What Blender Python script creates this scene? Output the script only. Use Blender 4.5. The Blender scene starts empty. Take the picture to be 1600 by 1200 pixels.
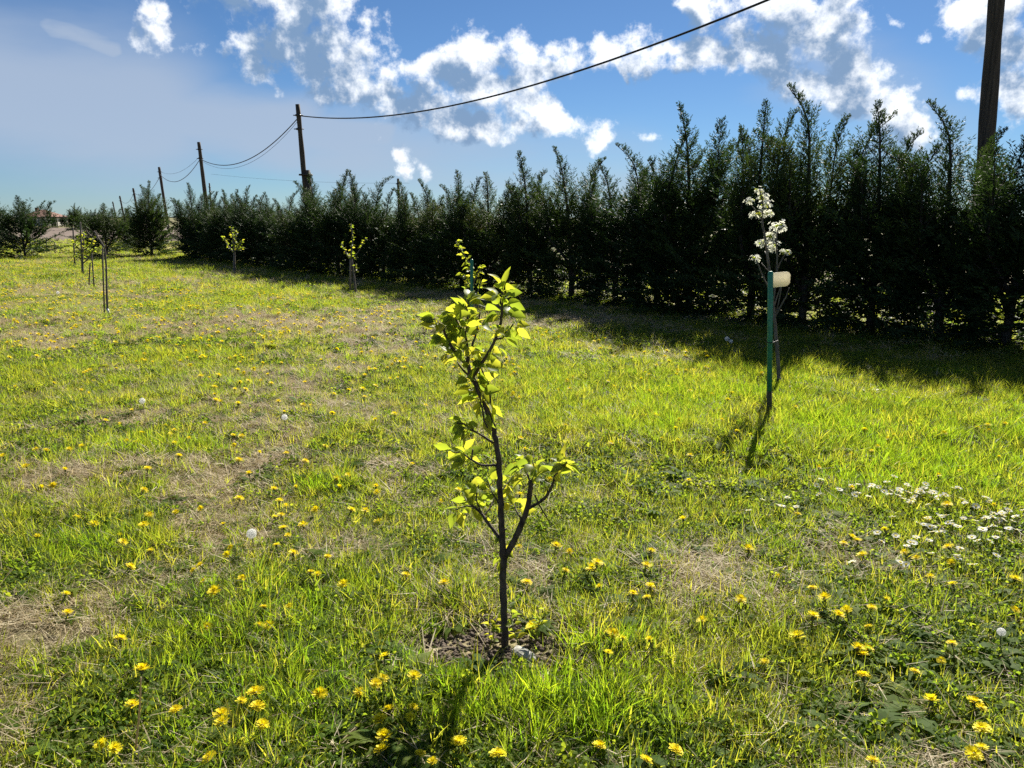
import bpy, math, random
import numpy as np
from mathutils import Vector, Matrix

R = math.radians
random.seed(7)
rng = np.random.default_rng(7)
scene = bpy.context.scene
COL = scene.collection

# ------------------------------------------------------------------ camera, sky, sun, exposure
H = 1.5                       # camera height
F = 1202.0                    # focal length in pixels of the 1600 px wide photograph
PITCH = R(12.2)
cam_d = bpy.data.cameras.new('camera')
cam_d.sensor_width = 36.0
cam_d.lens = 36.0 * F / 1600.0
cam_d.clip_start = 0.05
cam_d.clip_end = 9000.0
cam = bpy.data.objects.new('camera', cam_d)
COL.objects.link(cam)
cam.location = (0, 0, H)
cam.rotation_euler = (math.pi / 2 - PITCH, 0, 0)
scene.camera = cam

SUN_AZ, SUN_EL = R(21.0), R(36.0)      # azimuth to the right of +Y
SUN_DIR = Vector((math.sin(SUN_AZ) * math.cos(SUN_EL), math.cos(SUN_AZ) * math.cos(SUN_EL), math.sin(SUN_EL)))

def pxdir(x, y):
    a, b = (x - 800.0) / F, (600.0 - y) / F
    return Vector((a, math.cos(PITCH) + b * math.sin(PITCH), -math.sin(PITCH) + b * math.cos(PITCH)))

world = bpy.data.worlds.new('World')
scene.world = world
world.use_nodes = True
SKY_STRENGTH = 0.05
world.cycles.sampling_method = 'NONE'

def build_world():
    nt = world.node_tree
    nt.nodes.clear()
    # ---- cloud density as a function of the direction (a group, read twice: here and a little nearer to the sun)
    g = bpy.data.node_groups.new('cloud_density', 'ShaderNodeTree')
    g.interface.new_socket('Dir', in_out='INPUT', socket_type='NodeSocketVector')
    g.interface.new_socket('D', in_out='OUTPUT', socket_type='NodeSocketFloat')
    N, L = g.nodes, g.links
    gi, go = N.new('NodeGroupInput'), N.new('NodeGroupOutput')

    def vm(op, a, b=None, s=None):
        n = N.new('ShaderNodeVectorMath'); n.operation = op
        for k, v in ((0, a), (1, b)):
            if v is None: continue
            if hasattr(v, 'links'): L.new(v, n.inputs[k])
            else: n.inputs[k].default_value = v
        if s is not None:
            if hasattr(s, 'links'): L.new(s, n.inputs['Scale'])
            else: n.inputs['Scale'].default_value = s
        return n

    def mm(op, a, b=None, c=None, clamp=False):
        n = N.new('ShaderNodeMath'); n.operation = op; n.use_clamp = clamp
        for k, v in ((0, a), (1, b), (2, c)):
            if v is None: continue
            if hasattr(v, 'links'): L.new(v, n.inputs[k])
            else: n.inputs[k].default_value = v
        return n.outputs[0]

    P0 = gi.outputs[0]
    wn = N.new('ShaderNodeTexNoise'); wn.inputs['Scale'].default_value = 11.0; wn.inputs['Detail'].default_value = 3.0
    L.new(P0, wn.inputs['Vector'])
    w1 = vm('SUBTRACT', wn.outputs['Color'], (0.5, 0.5, 0.5)).outputs[0]
    w2 = vm('SCALE', w1, s=0.07).outputs[0]
    P = vm('ADD', P0, w2).outputs[0]
    caps = [((400, -50), (470, 30), 92, 1.0), ((430, 60), (560, 105), 60, 1.0), ((520, 110), (640, 150), 46, 1.0),
            ((600, 125), (700, 150), 42, 1.0), ((680, 125), (770, 150), 45, 1.0), ((750, 150), (840, 170), 34, 1.0),
            ((840, 180), (950, 215), 20, .8), ((690, 195), (770, 200), 20, .8), ((568, 224), (608, 238), 15, .55),
            ((612, 262), (628, 268), 11, .45), ((650, 246), (664, 262), 13, .4),
            ((730, 78), (830, 98), 38, 1.0), ((850, 96), (990, 76), 32, 1.0), ((1000, 80), (1150, 98), 25, 1.0),
            ((1120, 12), (1310, -10), 36, 1.0), ((1180, 60), (1255, 112), 48, 1.0), ((1210, 20), (1310, 60), 46, .9),
            ((1290, 110), (1410, 185), 34, .8), ((905, 187), (950, 192), 13, .5), ((1008, 207), (1035, 213), 9, .5),
            ((1525, 5), (1565, 25), 36, 1.0), ((1590, 90), (1640, 160), 42, 1.0), ((228, 22), (252, 40), 13, .45),
            ((212, 55), (255, 88), 10, .4), ((960, 100), (985, 118), 9, .7), ((1395, 40), (1440, 70), 10, .5)]
    cur = None
    for (a, b, r, w) in caps:
        A, B = pxdir(*a).normalized(), pxdir(*b).normalized()
        ba = B - A
        r = r / F * 1.15
        pa = vm('SUBTRACT', P, tuple(A)).outputs[0]
        t = vm('DOT_PRODUCT', pa, tuple(ba / ba.length_squared)).outputs['Value']
        t = mm('ADD', t, 0.0, clamp=True)
        q = vm('SCALE', tuple(ba), s=t).outputs[0]
        d = vm('DISTANCE', pa, q).outputs['Value']
        f = mm('MULTIPLY_ADD', d, -w / r, w)
        cur = f if cur is None else mm('MAXIMUM', cur, f)
    # the same kind of scattered cumulus all round the rest of the sky
    gn = N.new('ShaderNodeTexNoise'); gn.inputs['Scale'].default_value = 3.3; gn.inputs['Detail'].default_value = 1.0
    L.new(P, gn.inputs['Vector'])
    gen = mm('MULTIPLY_ADD', gn.outputs['Fac'], 5.0, -2.85)
    view = pxdir(800, 300).normalized()
    dt = vm('DOT_PRODUCT', P0, tuple(view)).outputs['Value']
    mr = N.new('ShaderNodeMapRange'); mr.inputs[1].default_value = 0.72; mr.inputs[2].default_value = 0.62
    mr.inputs[3].default_value = -2.0; mr.inputs[4].default_value = 0.0
    L.new(dt, mr.inputs[0])
    gen = mm('ADD', gen, mr.outputs[0])
    cur = mm('MAXIMUM', cur, gen)
    cur = mm('MAXIMUM', cur, -0.8)
    cur = mm('MINIMUM', cur, 0.58)
    fn = N.new('ShaderNodeTexNoise'); fn.inputs['Scale'].default_value = 25.0; fn.inputs['Detail'].default_value = 8.0
    fn.inputs['Roughness'].default_value = 0.62
    L.new(P0, fn.inputs['Vector'])
    n2 = mm('MULTIPLY_ADD', fn.outputs['Fac'], 3.0, -1.72)
    L.new(mm('ADD', mm('MULTIPLY', cur, 1.0), n2), go.inputs[0])

    # ---- world tree
    N, L = nt.nodes, nt.links
    out = N.new('ShaderNodeOutputWorld'); bg = N.new('ShaderNodeBackground')
    L.new(bg.outputs[0], out.inputs[0]); bg.inputs['Strength'].default_value = SKY_STRENGTH
    tc = N.new('ShaderNodeTexCoord')
    sky = N.new('ShaderNodeTexSky'); sky.sky_type = 'NISHITA'; sky.sun_disc = False
    sky.sun_elevation = SUN_EL; sky.sun_rotation = SUN_AZ
    sky.altitude = 1500.0; sky.air_density = 1.0; sky.dust_density = 0.25; sky.ozone_density = 5.0
    D0 = tc.outputs['Generated']
    g1 = N.new('ShaderNodeGroup'); g1.node_tree = g; L.new(D0, g1.inputs[0])
    def vmw(op, a, b=None, s=None):
        n = N.new('ShaderNodeVectorMath'); n.operation = op
        for k, v in ((0, a), (1, b)):
            if v is None: continue
            if hasattr(v, 'links'): L.new(v, n.inputs[k])
            else: n.inputs[k].default_value = v
        if s is not None: n.inputs['Scale'].default_value = s
        return n.outputs[0]
    to_sun = vmw('NORMALIZE', vmw('SUBTRACT', tuple(SUN_DIR), D0))
    g2 = N.new('ShaderNodeGroup'); g2.node_tree = g
    L.new(vmw('ADD', D0, vmw('SCALE', to_sun, s=0.034)), g2.inputs[0])
    def mr(val, a, b, c, d, smooth=True):
        n = N.new('ShaderNodeMapRange'); n.interpolation_type = 'SMOOTHSTEP' if smooth else 'LINEAR'
        L.new(val, n.inputs[0])
        for k, v in zip((1, 2, 3, 4), (a, b, c, d)): n.inputs[k].default_value = v
        return n.outputs[0]
    alpha = mr(g1.outputs[0], -0.22, 0.36, 0.0, 0.92)
    lit = mr(g2.outputs[0], -0.30, 0.50, 1.0, 0.0)
    ccol = N.new('ShaderNodeMix'); ccol.data_type = 'RGBA'
    k = 1.0 / SKY_STRENGTH
    ccol.inputs['A'].default_value = (0.080 * k, 0.125 * k, 0.195 * k, 1)
    ccol.inputs['B'].default_value = (0.43 * k, 0.44 * k, 0.45 * k, 1)
    L.new(lit, ccol.inputs['Factor'])
    # thin veil of high cloud
    vn = N.new('ShaderNodeTexNoise'); vn.inputs['Scale'].default_value = 5.0; vn.inputs['Detail'].default_value = 5.0
    mp = N.new('ShaderNodeMapping'); mp.inputs['Rotation'].default_value = (0, R(-16), 0); mp.inputs['Scale'].default_value = (0.55, 0.55, 2.2)
    L.new(D0, mp.inputs[0]); L.new(mp.outputs[0], vn.inputs['Vector'])
    vcaps = [((-60, 120), (230, 160), 105, 1.0), ((200, 150), (470, 195), 52, 1.0), ((470, 195), (610, 208), 22, .9), ((75, 24), (178, 56), 12, 1.05),
             ((560, 225), (1000, 290), 70, .6), ((1250, 70), (1480, 240), 60, .5)]
    cur = None
    wv = vmw('SCALE', vmw('SUBTRACT', vn.outputs['Color'], (0.5, 0.5, 0.5)), s=0.09)
    Pv = vmw('ADD', D0, wv)
    def mw(op, a, b=None, c=None, clamp=False):
        n = N.new('ShaderNodeMath'); n.operation = op; n.use_clamp = clamp
        for kk, v in ((0, a), (1, b), (2, c)):
            if v is None: continue
            if hasattr(v, 'links'): L.new(v, n.inputs[kk])
            else: n.inputs[kk].default_value = v
        return n.outputs[0]
    for (a, b, r, w) in vcaps:
        A, B = pxdir(*a).normalized(), pxdir(*b).normalized(); ba = B - A; r = r / F * 1.3
        pa = vmw('SUBTRACT', Pv, tuple(A))
        n = N.new('ShaderNodeVectorMath'); n.operation = 'DOT_PRODUCT'; L.new(pa, n.inputs[0]); n.inputs[1].default_value = tuple(ba / ba.length_squared)
        t = mw('ADD', n.outputs['Value'], 0.0, clamp=True)
        q = N.new('ShaderNodeVectorMath'); q.operation = 'SCALE'; q.inputs[0].default_value = tuple(ba); L.new(t, q.inputs['Scale'])
        dd = N.new('ShaderNodeVectorMath'); dd.operation = 'DISTANCE'; L.new(pa, dd.inputs[0]); L.new(q.outputs[0], dd.inputs[1])
        f = mw('MULTIPLY_ADD', dd.outputs['Value'], -w / r, w)
        cur = f if cur is None else mw('MAXIMUM', cur, f)
    veil = mw('MULTIPLY_ADD', vn.outputs['Fac'], 0.9, -0.45)
    veil = mw('ADD', cur, veil)
    va = mr(veil, -0.05, 0.75, 0.0, 0.78)
    m1 = N.new('ShaderNodeMix'); m1.data_type = 'RGBA'
    tint = N.new('ShaderNodeMix'); tint.data_type = 'RGBA'; tint.blend_type = 'MULTIPLY'; tint.inputs['Factor'].default_value = 1.0
    L.new(sky.outputs[0], tint.inputs['A']); tint.inputs['B'].default_value = (0.40, 0.50, 0.58, 1)
    L.new(va, m1.inputs['Factor']); L.new(tint.outputs['Result'], m1.inputs['A'])
    m1.inputs['B'].default_value = (0.160 * k, 0.192 * k, 0.243 * k, 1)
    m2 = N.new('ShaderNodeMix'); m2.data_type = 'RGBA'
    L.new(alpha, m2.inputs['Factor']); L.new(m1.outputs['Result'], m2.inputs['A']); L.new(ccol.outputs['Result'], m2.inputs['B'])
    L.new(m2.outputs['Result'], bg.inputs['Color'])
build_world()

sun_d = bpy.data.lights.new('sun', 'SUN')
sun_d.energy = 4.9
sun_d.angle = R(0.55)
sun_d.color = (1.0, 0.94, 0.83)
sun = bpy.data.objects.new('sun', sun_d)
COL.objects.link(sun)
sun.rotation_euler = SUN_DIR.to_track_quat('Z', 'Y').to_euler()
sun.location = (6, 20, 30)

vs = scene.view_settings
vs.view_transform = 'Standard'
vs.look = 'None'
vs.exposure = 1.5
vs.gamma = 1.0
vs.use_curve_mapping = False
scene.cycles.max_bounces = 5
scene.cycles.diffuse_bounces = 3
scene.cycles.transmission_bounces = 5
scene.cycles.glossy_bounces = 2
scene.cycles.use_denoising = False

# ------------------------------------------------------------------ helpers
def _hash(ix, iy, seed):
    h = (ix.astype(np.int64) * 374761393 + iy.astype(np.int64) * 668265263 + seed * 974711) & 0x7fffffff
    h = ((h ^ (h >> 13)) * 1274126177) & 0x7fffffff
    return ((h ^ (h >> 16)) & 0xffff) / 65535.0

def vnoise(x, y, s=1.0, seed=0, oct=3):
    x = np.asarray(x, float) / s; y = np.asarray(y, float) / s
    tot = 0; amp = 1; norm = 0
    for o in range(oct):
        ix, iy = np.floor(x), np.floor(y); fx, fy = x - ix, y - iy
        fx = fx * fx * (3 - 2 * fx); fy = fy * fy * (3 - 2 * fy)
        a = _hash(ix, iy, seed + o); b = _hash(ix + 1, iy, seed + o); c = _hash(ix, iy + 1, seed + o); d = _hash(ix + 1, iy + 1, seed + o)
        tot = tot + amp * ((a * (1 - fx) + b * fx) * (1 - fy) + (c * (1 - fx) + d * fx) * fy)
        norm += amp; amp *= 0.5; x = x * 2.03 + 17.3; y = y * 2.03 - 9.1
    return tot / norm

def gz(x, y):
    """height of the lawn"""
    x = np.asarray(x, float); y = np.asarray(y, float)
    fade = 1.0 / (1.0 + (np.hypot(x, y) / 60.0) ** 4)
    z = (vnoise(x, y, 1.3, 5, 2) - 0.5) * 0.07 + (vnoise(x, y, 0.32, 9, 2) - 0.5) * 0.035
    return z * fade

def G(px, py):
    """ground point seen at a pixel of the photograph"""
    d = pxdir(px, py); t = H / -d.z
    return Vector((d.x * t, d.y * t, float(gz(d.x * t, d.y * t))))

def at(px, py, Y):
    """point seen at a pixel, at the distance Y in front of the camera"""
    d = pxdir(px, py); t = Y / d.y
    return Vector((d.x * t, Y, H + d.z * t))

def project(X, Y, Z):
    dx, dy, dz = X, Y, Z - H
    f = dy * math.cos(PITCH) - dz * math.sin(PITCH); u = dy * math.sin(PITCH) + dz * math.cos(PITCH)
    return 800 + F * dx / f, 600 - F * u / f

def tag(o, label=None, cat=None, group=None, kind=None):
    if label: o['label'] = label
    if cat: o['category'] = cat
    if group: o['group'] = group
    if kind: o['kind'] = kind
    return o

def link(o, parent=None):
    COL.objects.link(o)
    if parent: o.parent = parent
    return o

def empty(name, loc, rz=0.0):
    o = bpy.data.objects.new(name, None); o.empty_display_size = 0.1
    o.location = loc; o.rotation_euler = (0, 0, rz)
    return link(o)

def mesh(name, verts, faces, mat=None, smooth=True):
    me = bpy.data.meshes.new(name)
    if isinstance(verts, np.ndarray): verts = verts.reshape(-1, 3)
    v = np.asarray(verts, dtype=np.float32)
    if isinstance(faces, np.ndarray):
        k = faces.shape[1]
        me.vertices.add(len(v)); me.vertices.foreach_set('co', v.ravel())
        me.loops.add(faces.size); me.loops.foreach_set('vertex_index', faces.ravel().astype(np.int32))
        me.polygons.add(len(faces)); me.polygons.foreach_set('loop_start', (np.arange(len(faces)) * k).astype(np.int32))
        me.update(calc_edges=True)
    else:
        me.from_pydata([tuple(map(float, q)) for q in v], [], faces); me.update()
    if smooth: me.polygons.foreach_set('use_smooth', [True] * len(me.polygons))
    if mat: me.materials.append(mat)
    return me

def obj(name, me, parent=None, loc=(0, 0, 0)):
    o = bpy.data.objects.new(name, me); o.location = loc
    return link(o, parent)

def tube(points, radii, sides=8, cap=True):
    """tapered tube along points -> verts, faces"""
    pts = [Vector(p) for p in points]; vs_, fs = [], []
    up = Vector((0.31, 0.91, 0.27)).normalized()
    for i, p in enumerate(pts):
        d = (pts[min(i + 1, len(pts) - 1)] - pts[max(i - 1, 0)]).normalized()
        a = d.cross(up)
        if a.length < 1e-3: a = d.cross(Vector((1, 0, 0)))
        a.normalize(); b = d.cross(a).normalized()
        for k in range(sides):
            an = 2 * math.pi * k / sides
            vs_.append(p + (a * math.cos(an) + b * math.sin(an)) * radii[i])
    n = len(pts)
    for i in range(n - 1):
        for k in range(sides):
            k2 = (k + 1) % sides
            fs.append((i * sides + k, i * sides + k2, (i + 1) * sides + k2, (i + 1) * sides + k))
    if cap:
        fs.append(tuple(range(sides - 1, -1, -1))); fs.append(tuple((n - 1) * sides + k for k in range(sides)))
    return vs_, fs

def smooth_path(pts, radii, sub=4, jit=0.0):
    """Catmull-Rom through the points"""
    P = [Vector(p) for p in pts]; out, rr = [], []
    for i in range(len(P) - 1):
        p0, p1, p2, p3 = P[max(i - 1, 0)], P[i], P[i + 1], P[min(i + 2, len(P) - 1)]
        for k in range(sub):
            t = k / sub
            q = 0.5 * ((2 * p1) + (p2 - p0) * t + (2 * p0 - 5 * p1 + 4 * p2 - p3) * t * t + (3 * p1 - p0 - 3 * p2 + p3) * t ** 3)
            if jit: q = q + Vector((random.uniform(-jit, jit), random.uniform(-jit, jit), random.uniform(-jit, jit)))
            out.append(q); rr.append((radii[i] * (1 - t) + radii[i + 1] * t) * (1 + (random.uniform(-.09, .09) if jit else 0)))
    out.append(P[-1]); rr.append(radii[-1])
    return out, rr

def merge(parts):
    vs_, fs = [], []
    for v, f in parts:
        o = len(vs_); vs_.extend(v); fs.extend([tuple(i + o for i in q) for q in f])
    return vs_, fs

def boxgeo(c, s, rot=None):
    v = []
    for x in (-.5, .5):
        for y in (-.5, .5):
            for z in (-.5, .5):
                q = Vector((x * s[0], y * s[1], z * s[2]))
                if rot is not None: q = rot @ q
                v.append(q + Vector(c))
    return v, [(0, 1, 3, 2), (4, 6, 7, 5), (0, 4, 5, 1), (2, 3, 7, 6), (0, 2, 6, 4), (1, 5, 7, 3)]

# ------------------------------------------------------------------ materials
def new_mat(name):
    m = bpy.data.materials.new(name); m.use_nodes = True
    nt = m.node_tree; nt.nodes.clear()
    return m, nt.nodes, nt.links

def ramp(N, stops):
    r = N.new('ShaderNodeValToRGB'); e = r.color_ramp.elements
    while len(e) > 1: e.remove(e[-1])
    e[0].position, e[0].color = stops[0][0], (*stops[0][1], 1)
    for p, c in stops[1:]:
        q = e.new(p); q.color = (*c, 1)
    return r

def leaf_mat(name, stops, trans, tmix=0.5, rough=0.5, spec=0.3, noise_scale=None):
    """a leaf: reflecting face and light passing through; stops = reflect colours over the random value, trans = factor colour of the passing light"""
    m, N, L = new_mat(name)
    out = N.new('ShaderNodeOutputMaterial'); mix = N.new('ShaderNodeMixShader')
    b = N.new('ShaderNodeBsdfPrincipled'); t = N.new('ShaderNodeBsdfTranslucent')
    oi = N.new('ShaderNodeObjectInfo'); rp = ramp(N, stops)
    if noise_scale:
        ge = N.new('ShaderNodeNewGeometry'); no = N.new('ShaderNodeTexNoise'); no.inputs['Scale'].default_value = noise_scale
        L.new(ge.outputs['Position'], no.inputs['Vector'])
        ad = N.new('ShaderNodeMath'); ad.operation = 'MULTIPLY_ADD'; ad.inputs[1].default_value = 1.3; ad.inputs[2].default_value = -0.4
        L.new(no.outputs['Fac'], ad.inputs[0])
        a2 = N.new('ShaderNodeMath'); a2.operation = 'MULTIPLY_ADD'; a2.inputs[1].default_value = 0.45
        L.new(oi.outputs['Random'], a2.inputs[0]); L.new(ad.outputs[0], a2.inputs[2])
        L.new(a2.outputs[0], rp.inputs[0])
    else:
        L.new(oi.outputs['Random'], rp.inputs[0])
    L.new(rp.outputs[0], b.inputs['Base Color'])
    mu = N.new('ShaderNodeMix'); mu.data_type = 'RGBA'; mu.blend_type = 'MULTIPLY'; mu.inputs['Factor'].default_value = 1.0
    L.new(rp.outputs[0], mu.inputs['A']); mu.inputs['B'].default_value = (*trans, 1)
    L.new(mu.outputs['Result'], t.inputs['Color'])
    b.inputs['Roughness'].default_value = rough; b.inputs['Specular IOR Level'].default_value = spec
    mix.inputs[0].default_value = tmix
    L.new(b.outputs[0], mix.inputs[1]); L.new(t.outputs[0], mix.inputs[2]); L.new(mix.outputs[0], out.inputs[0])
    return m

def solid_mat(name, c1, c2, scale=20.0, rough=0.8, bump=0.0, stretch=(1, 1, 1), metallic=0.0, spec=0.3, detail=6.0):
    m, N, L = new_mat(name)
    out = N.new('ShaderNodeOutputMaterial'); b = N.new('ShaderNodeBsdfPrincipled')
    tc = N.new('ShaderNodeTexCoord'); mp = N.new('ShaderNodeMapping'); mp.inputs['Scale'].default_value = stretch
    no = N.new('ShaderNodeTexNoise'); no.inputs['Scale'].default_value = scale; no.inputs['Detail'].default_value = detail
    L.new(tc.outputs['Object'], mp.inputs[0]); L.new(mp.outputs[0], no.inputs['Vector'])
    rp = ramp(N, [(0.3, c1), (0.7, c2)]); L.new(no.outputs['Fac'], rp.inputs[0]); L.new(rp.outputs[0], b.inputs['Base Color'])
    b.inputs['Roughness'].default_value = rough; b.inputs['Metallic'].default_value = metallic; b.inputs['Specular IOR Level'].default_value = spec
    if bump:
        bp = N.new('ShaderNodeBump'); bp.inputs['Strength'].default_value = bump; bp.inputs['Distance'].default_value = 0.01
        L.new(no.outputs['Fac'], bp.inputs['Height']); L.new(bp.outputs[0], b.inputs['Normal'])
    L.new(b.outputs[0], out.inputs[0])
    return m

M = {}
M['grass'] = leaf_mat('grass_blade', [(0.0, (.060, .090, .018)), (0.5, (.100, .125, .022)), (1.0, (.165, .160, .040))], (3.45, 3.35, 1.1), 0.58, 0.5, 0.18)
M['lush'] = leaf_mat('lush_blade', [(0.0, (.055, .100, .014)), (0.6, (.090, .135, .016)), (1.0, (.130, .155, .020))], (3.5, 3.5, 1.0), 0.62, 0.45, 0.2)
M['straw'] = leaf_mat('dry_blade', [(0.0, (.27, .21, .12)), (0.5, (.40, .335, .205)), (1.0, (.50, .44, .30))], (1.3, 1.25, 1.1), 0.40, 0.6, 0.25)
M['weed'] = leaf_mat('weed_leaf', [(0.0, (.050, .095, .018)), (0.6, (.080, .130, .022)), (1.0, (.120, .160, .028))], (3.4, 2.9, 1.0), 0.55, 0.65, 0.08)
M['cypress'] = leaf_mat('cypress_scale_leaf', [(0.0, (.015, .031, .011)), (0.5, (.028, .050, .015)), (0.9, (.050, .070, .020)), (1.0, (.075, .062, .028))], (1.6, 1.7, 0.9), 0.28, 0.6, 0.2, noise_scale=1.9)
M['young_leaf'] = leaf_mat('young_leaf', [(0.0, (.085, .130, .024)), (0.35, (.12, .165, .026)), (0.7, (.165, .20, .030)), (1.0, (.23, .24, .045))], (3.1, 2.75, 1.1), 0.55, 0.5, 0.25)
M['petal_white'] = leaf_mat('white_petal', [(0.0, (.70, .70, .64)), (1.0, (.80, .80, .76))], (0.95, 0.95, 0.80), 0.45, 0.6, 0.2)
M['petal_yellow'] = leaf_mat('yellow_floret', [(0.0, (.78, .64, .014)), (1.0, (.80, .70, .018))], (1.0, 1.0, 0.6), 0.40, 0.6, 0.2)
M['stem_green'] = leaf_mat('green_stem', [(0.0, (.10, .13, .04)), (1.0, (.16, .16, .07))], (1.5, 1.5, 1.0), 0.25, 0.5, 0.3)
M['fluff'] = leaf_mat('seed_fluff', [(0.0, (.75, .75, .72)), (1.0, (.80, .80, .78))], (1.0, 1.0, 1.0), 0.5, 0.8, 0.1)
M['bark_dark'] = solid_mat('dark_bark', (.018, .013, .011), (.105, .080, .062), 70, 0.8, 0.9, (1, 1, .35))
M['bark_grey'] = solid_mat('grey_bark', (.07, .060, .052), (.17, .15, .13), 45, 0.8, 0.4, (1, 1, .3))
M['pole_wood'] = solid_mat('weathered_pole_wood', (.030, .023, .018), (.095, .075, .058), 14, 0.85, 0.6, (3, 3, .12))
M['concrete'] = solid_mat('weathered_concrete', (.16, .15, .14), (.26, .25, .23), 12, 0.9, 0.3)
M['metal_dark'] = solid_mat('dark_metal', (.03, .03, .032), (.07, .07, .07), 30, 0.5, 0, metallic=0.6)
M['cable'] = solid_mat('black_cable', (.012, .012, .013), (.022, .022, .023), 10, 0.5)
M['stake_green'] = solid_mat('green_coated_steel', (.016, .170, .100), (.024, .230, .135), 12, 0.38, 0.1, spec=0.5)
M['stake_rust'] = solid_mat('mud_stained_steel', (.050, .052, .022), (.100, .090, .040), 40, 0.8, 0.2)
M['stake_wood'] = solid_mat('grey_stake_wood', (.08, .07, .055), (.18, .16, .135), 30, 0.85, 0.4, (2, 2, .2))
M['plate'] = leaf_mat('cream_plastic_sheet', [(0.0, (.76, .73, .62)), (1.0, (.78, .75, .64))], (1.0, .97, .90), 0.45, 0.45, 0.4)
M['stone'] = solid_mat('pale_stone', (.30, .29, .25), (.46, .45, .40), 25, 0.9, 0.5)
M['soil'] = solid_mat('soil_crumb', (.045, .032, .024), (.13, .10, .075), 50, 0.95, 0.6)
M['guard'] = solid_mat('white_trunk_guard', (.55, .55, .52), (.72, .72, .69), 10, 0.6)
M['wall'] = solid_mat('cream_render', (.52, .48, .42), (.60, .56, .50), 3, 0.9, 0.1)
M['roof'] = solid_mat('clay_tiles', (.13, .065, .05), (.20, .105, .08), 6, 0.9, 0.3)
M['glass'] = solid_mat('dark_window_glass', (.02, .025, .03), (.03, .035, .04), 3, 0.15, spec=0.5)
M['ploughed'] = solid_mat('ploughed_soil', (.085, .060, .045), (.15, .11, .085), 1.3, 0.95, 0.5)

def ground_mat():
    m, N, L = new_mat('meadow_ground')
    out = N.new('ShaderNodeOutputMaterial'); b = N.new('ShaderNodeBsdfPrincipled')
    ge = N.new('ShaderNodeNewGeometry')
    def noise(scale, detail=5.0):
        n = N.new('ShaderNodeTexNoise'); n.inputs['Scale'].default_value = scale; n.inputs['Detail'].default_value = detail
        L.new(ge.outputs['Position'], n.inputs['Vector']); return n.outputs['Fac']
    green = ramp(N, [(0.35, (.050, .085, .018)), (0.65, (.115, .135, .035))]); L.new(noise(3.0), green.inputs[0])
    straw = ramp(N, [(0.3, (.14, .105, .060)), (0.7, (.34, .28, .17))]); L.new(noise(24.0, 8), straw.inputs[0])
    f = ramp(N, [(0.42, (0, 0, 0)), (0.60, (1, 1, 1))]); L.new(noise(0.75, 7), f.inputs[0])
    mx = N.new('ShaderNodeMix'); mx.data_type = 'RGBA'
    L.new(f.outputs[0], mx.inputs['Factor']); L.new(green.outputs[0], mx.inputs['A']); L.new(straw.outputs[0], mx.inputs['B'])
    s = ramp(N, [(0.50, (0, 0, 0)), (0.62, (1, 1, 1))]); L.new(noise(9.0, 6), s.inputs[0])
    mx2 = N.new('ShaderNodeMix'); mx2.data_type = 'RGBA'
    L.new(s.outputs[0], mx2.inputs['Factor']); L.new(mx.outputs['Result'], mx2.inputs['A']); mx2.inputs['B'].default_value = (.07, .052, .035, 1)
    L.new(mx2.outputs['Result'], b.inputs['Base Color']); b.inputs['Roughness'].default_value = 0.95; b.inputs['Specular IOR Level'].default_value = 0.1
    bp = N.new('ShaderNodeBump'); bp.inputs['Strength'].default_value = 0.8; bp.inputs['Distance'].default_value = 0.02
    L.new(noise(40.0, 6), bp.inputs['Height']); L.new(bp.outputs[0], b.inputs['Normal'])
    L.new(b.outputs[0], out.inputs[0])
    return m
M['ground'] = ground_mat()

# ------------------------------------------------------------------ the ground
def axis(near, step, far, grow):
    v = [0.0]; s = step
    while v[-1] < far:
        v.append(v[-1] + s)
        if v[-1] > near: s *= grow
    return np.array(v)
ax = axis(9, 0.14, 4000, 1.13)
xs = np.concatenate([-ax[:0:-1], ax])
ays = axis(14, 0.14, 6000, 1.13)
ys = np.concatenate([-axis(2, 0.3, 600, 1.3)[:0:-1], ays])
XX, YY = np.meshgrid(xs, ys)
ZZ = gz(XX, YY)
nx, ny = len(xs), len(ys)
idx = np.arange(nx * ny).reshape(ny, nx)
faces = np.stack([idx[:-1, :-1], idx[:-1, 1:], idx[1:, 1:], idx[1:, :-1]], -1).reshape(-1, 4)
tag(obj('ground', mesh('ground', np.stack([XX, YY, ZZ], -1).reshape(-1, 3), faces, M['ground'])), 'mown meadow ground of grass, straw and soil', 'ground', kind='structure')

# ploughed strip beyond the far row of cypresses
def sheet(x0, x1, y0, y1, n, m, z, amp):
    u = np.linspace(x0, x1, n); v = np.linspace(y0, y1, m); U, V = np.meshgrid(u, v)
    Z = z + amp * (vnoise(U, V, 0.8, 31, 3))
    ii = np.arange(n * m).reshape(m, n)
    return np.stack([U, V, Z], -1).reshape(-1, 3), np.stack([ii[:-1, :-1], ii[:-1, 1:], ii[1:, 1:], ii[1:, :-1]], -1).reshape(-1, 4)
v, f = sheet(-95, -9, 45, 110, 160, 140, 0.03, 0.14)
tag(obj('ploughed_field', mesh('ploughed_field', v, f, M['ploughed'])), 'strip of bare brown ploughed soil beyond the cypresses', 'field', kind='structure')

# ------------------------------------------------------------------ cypresses
def frame_from(d):
    d = d / (np.linalg.norm(d) + 1e-9)
    a = np.cross(d, [0, 0, 1.0]); n = np.linalg.norm(a)
    a = np.array([1.0, 0, 0]) if n < 1e-3 else a / n
    return d, a, np.cross(a, d)

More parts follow.
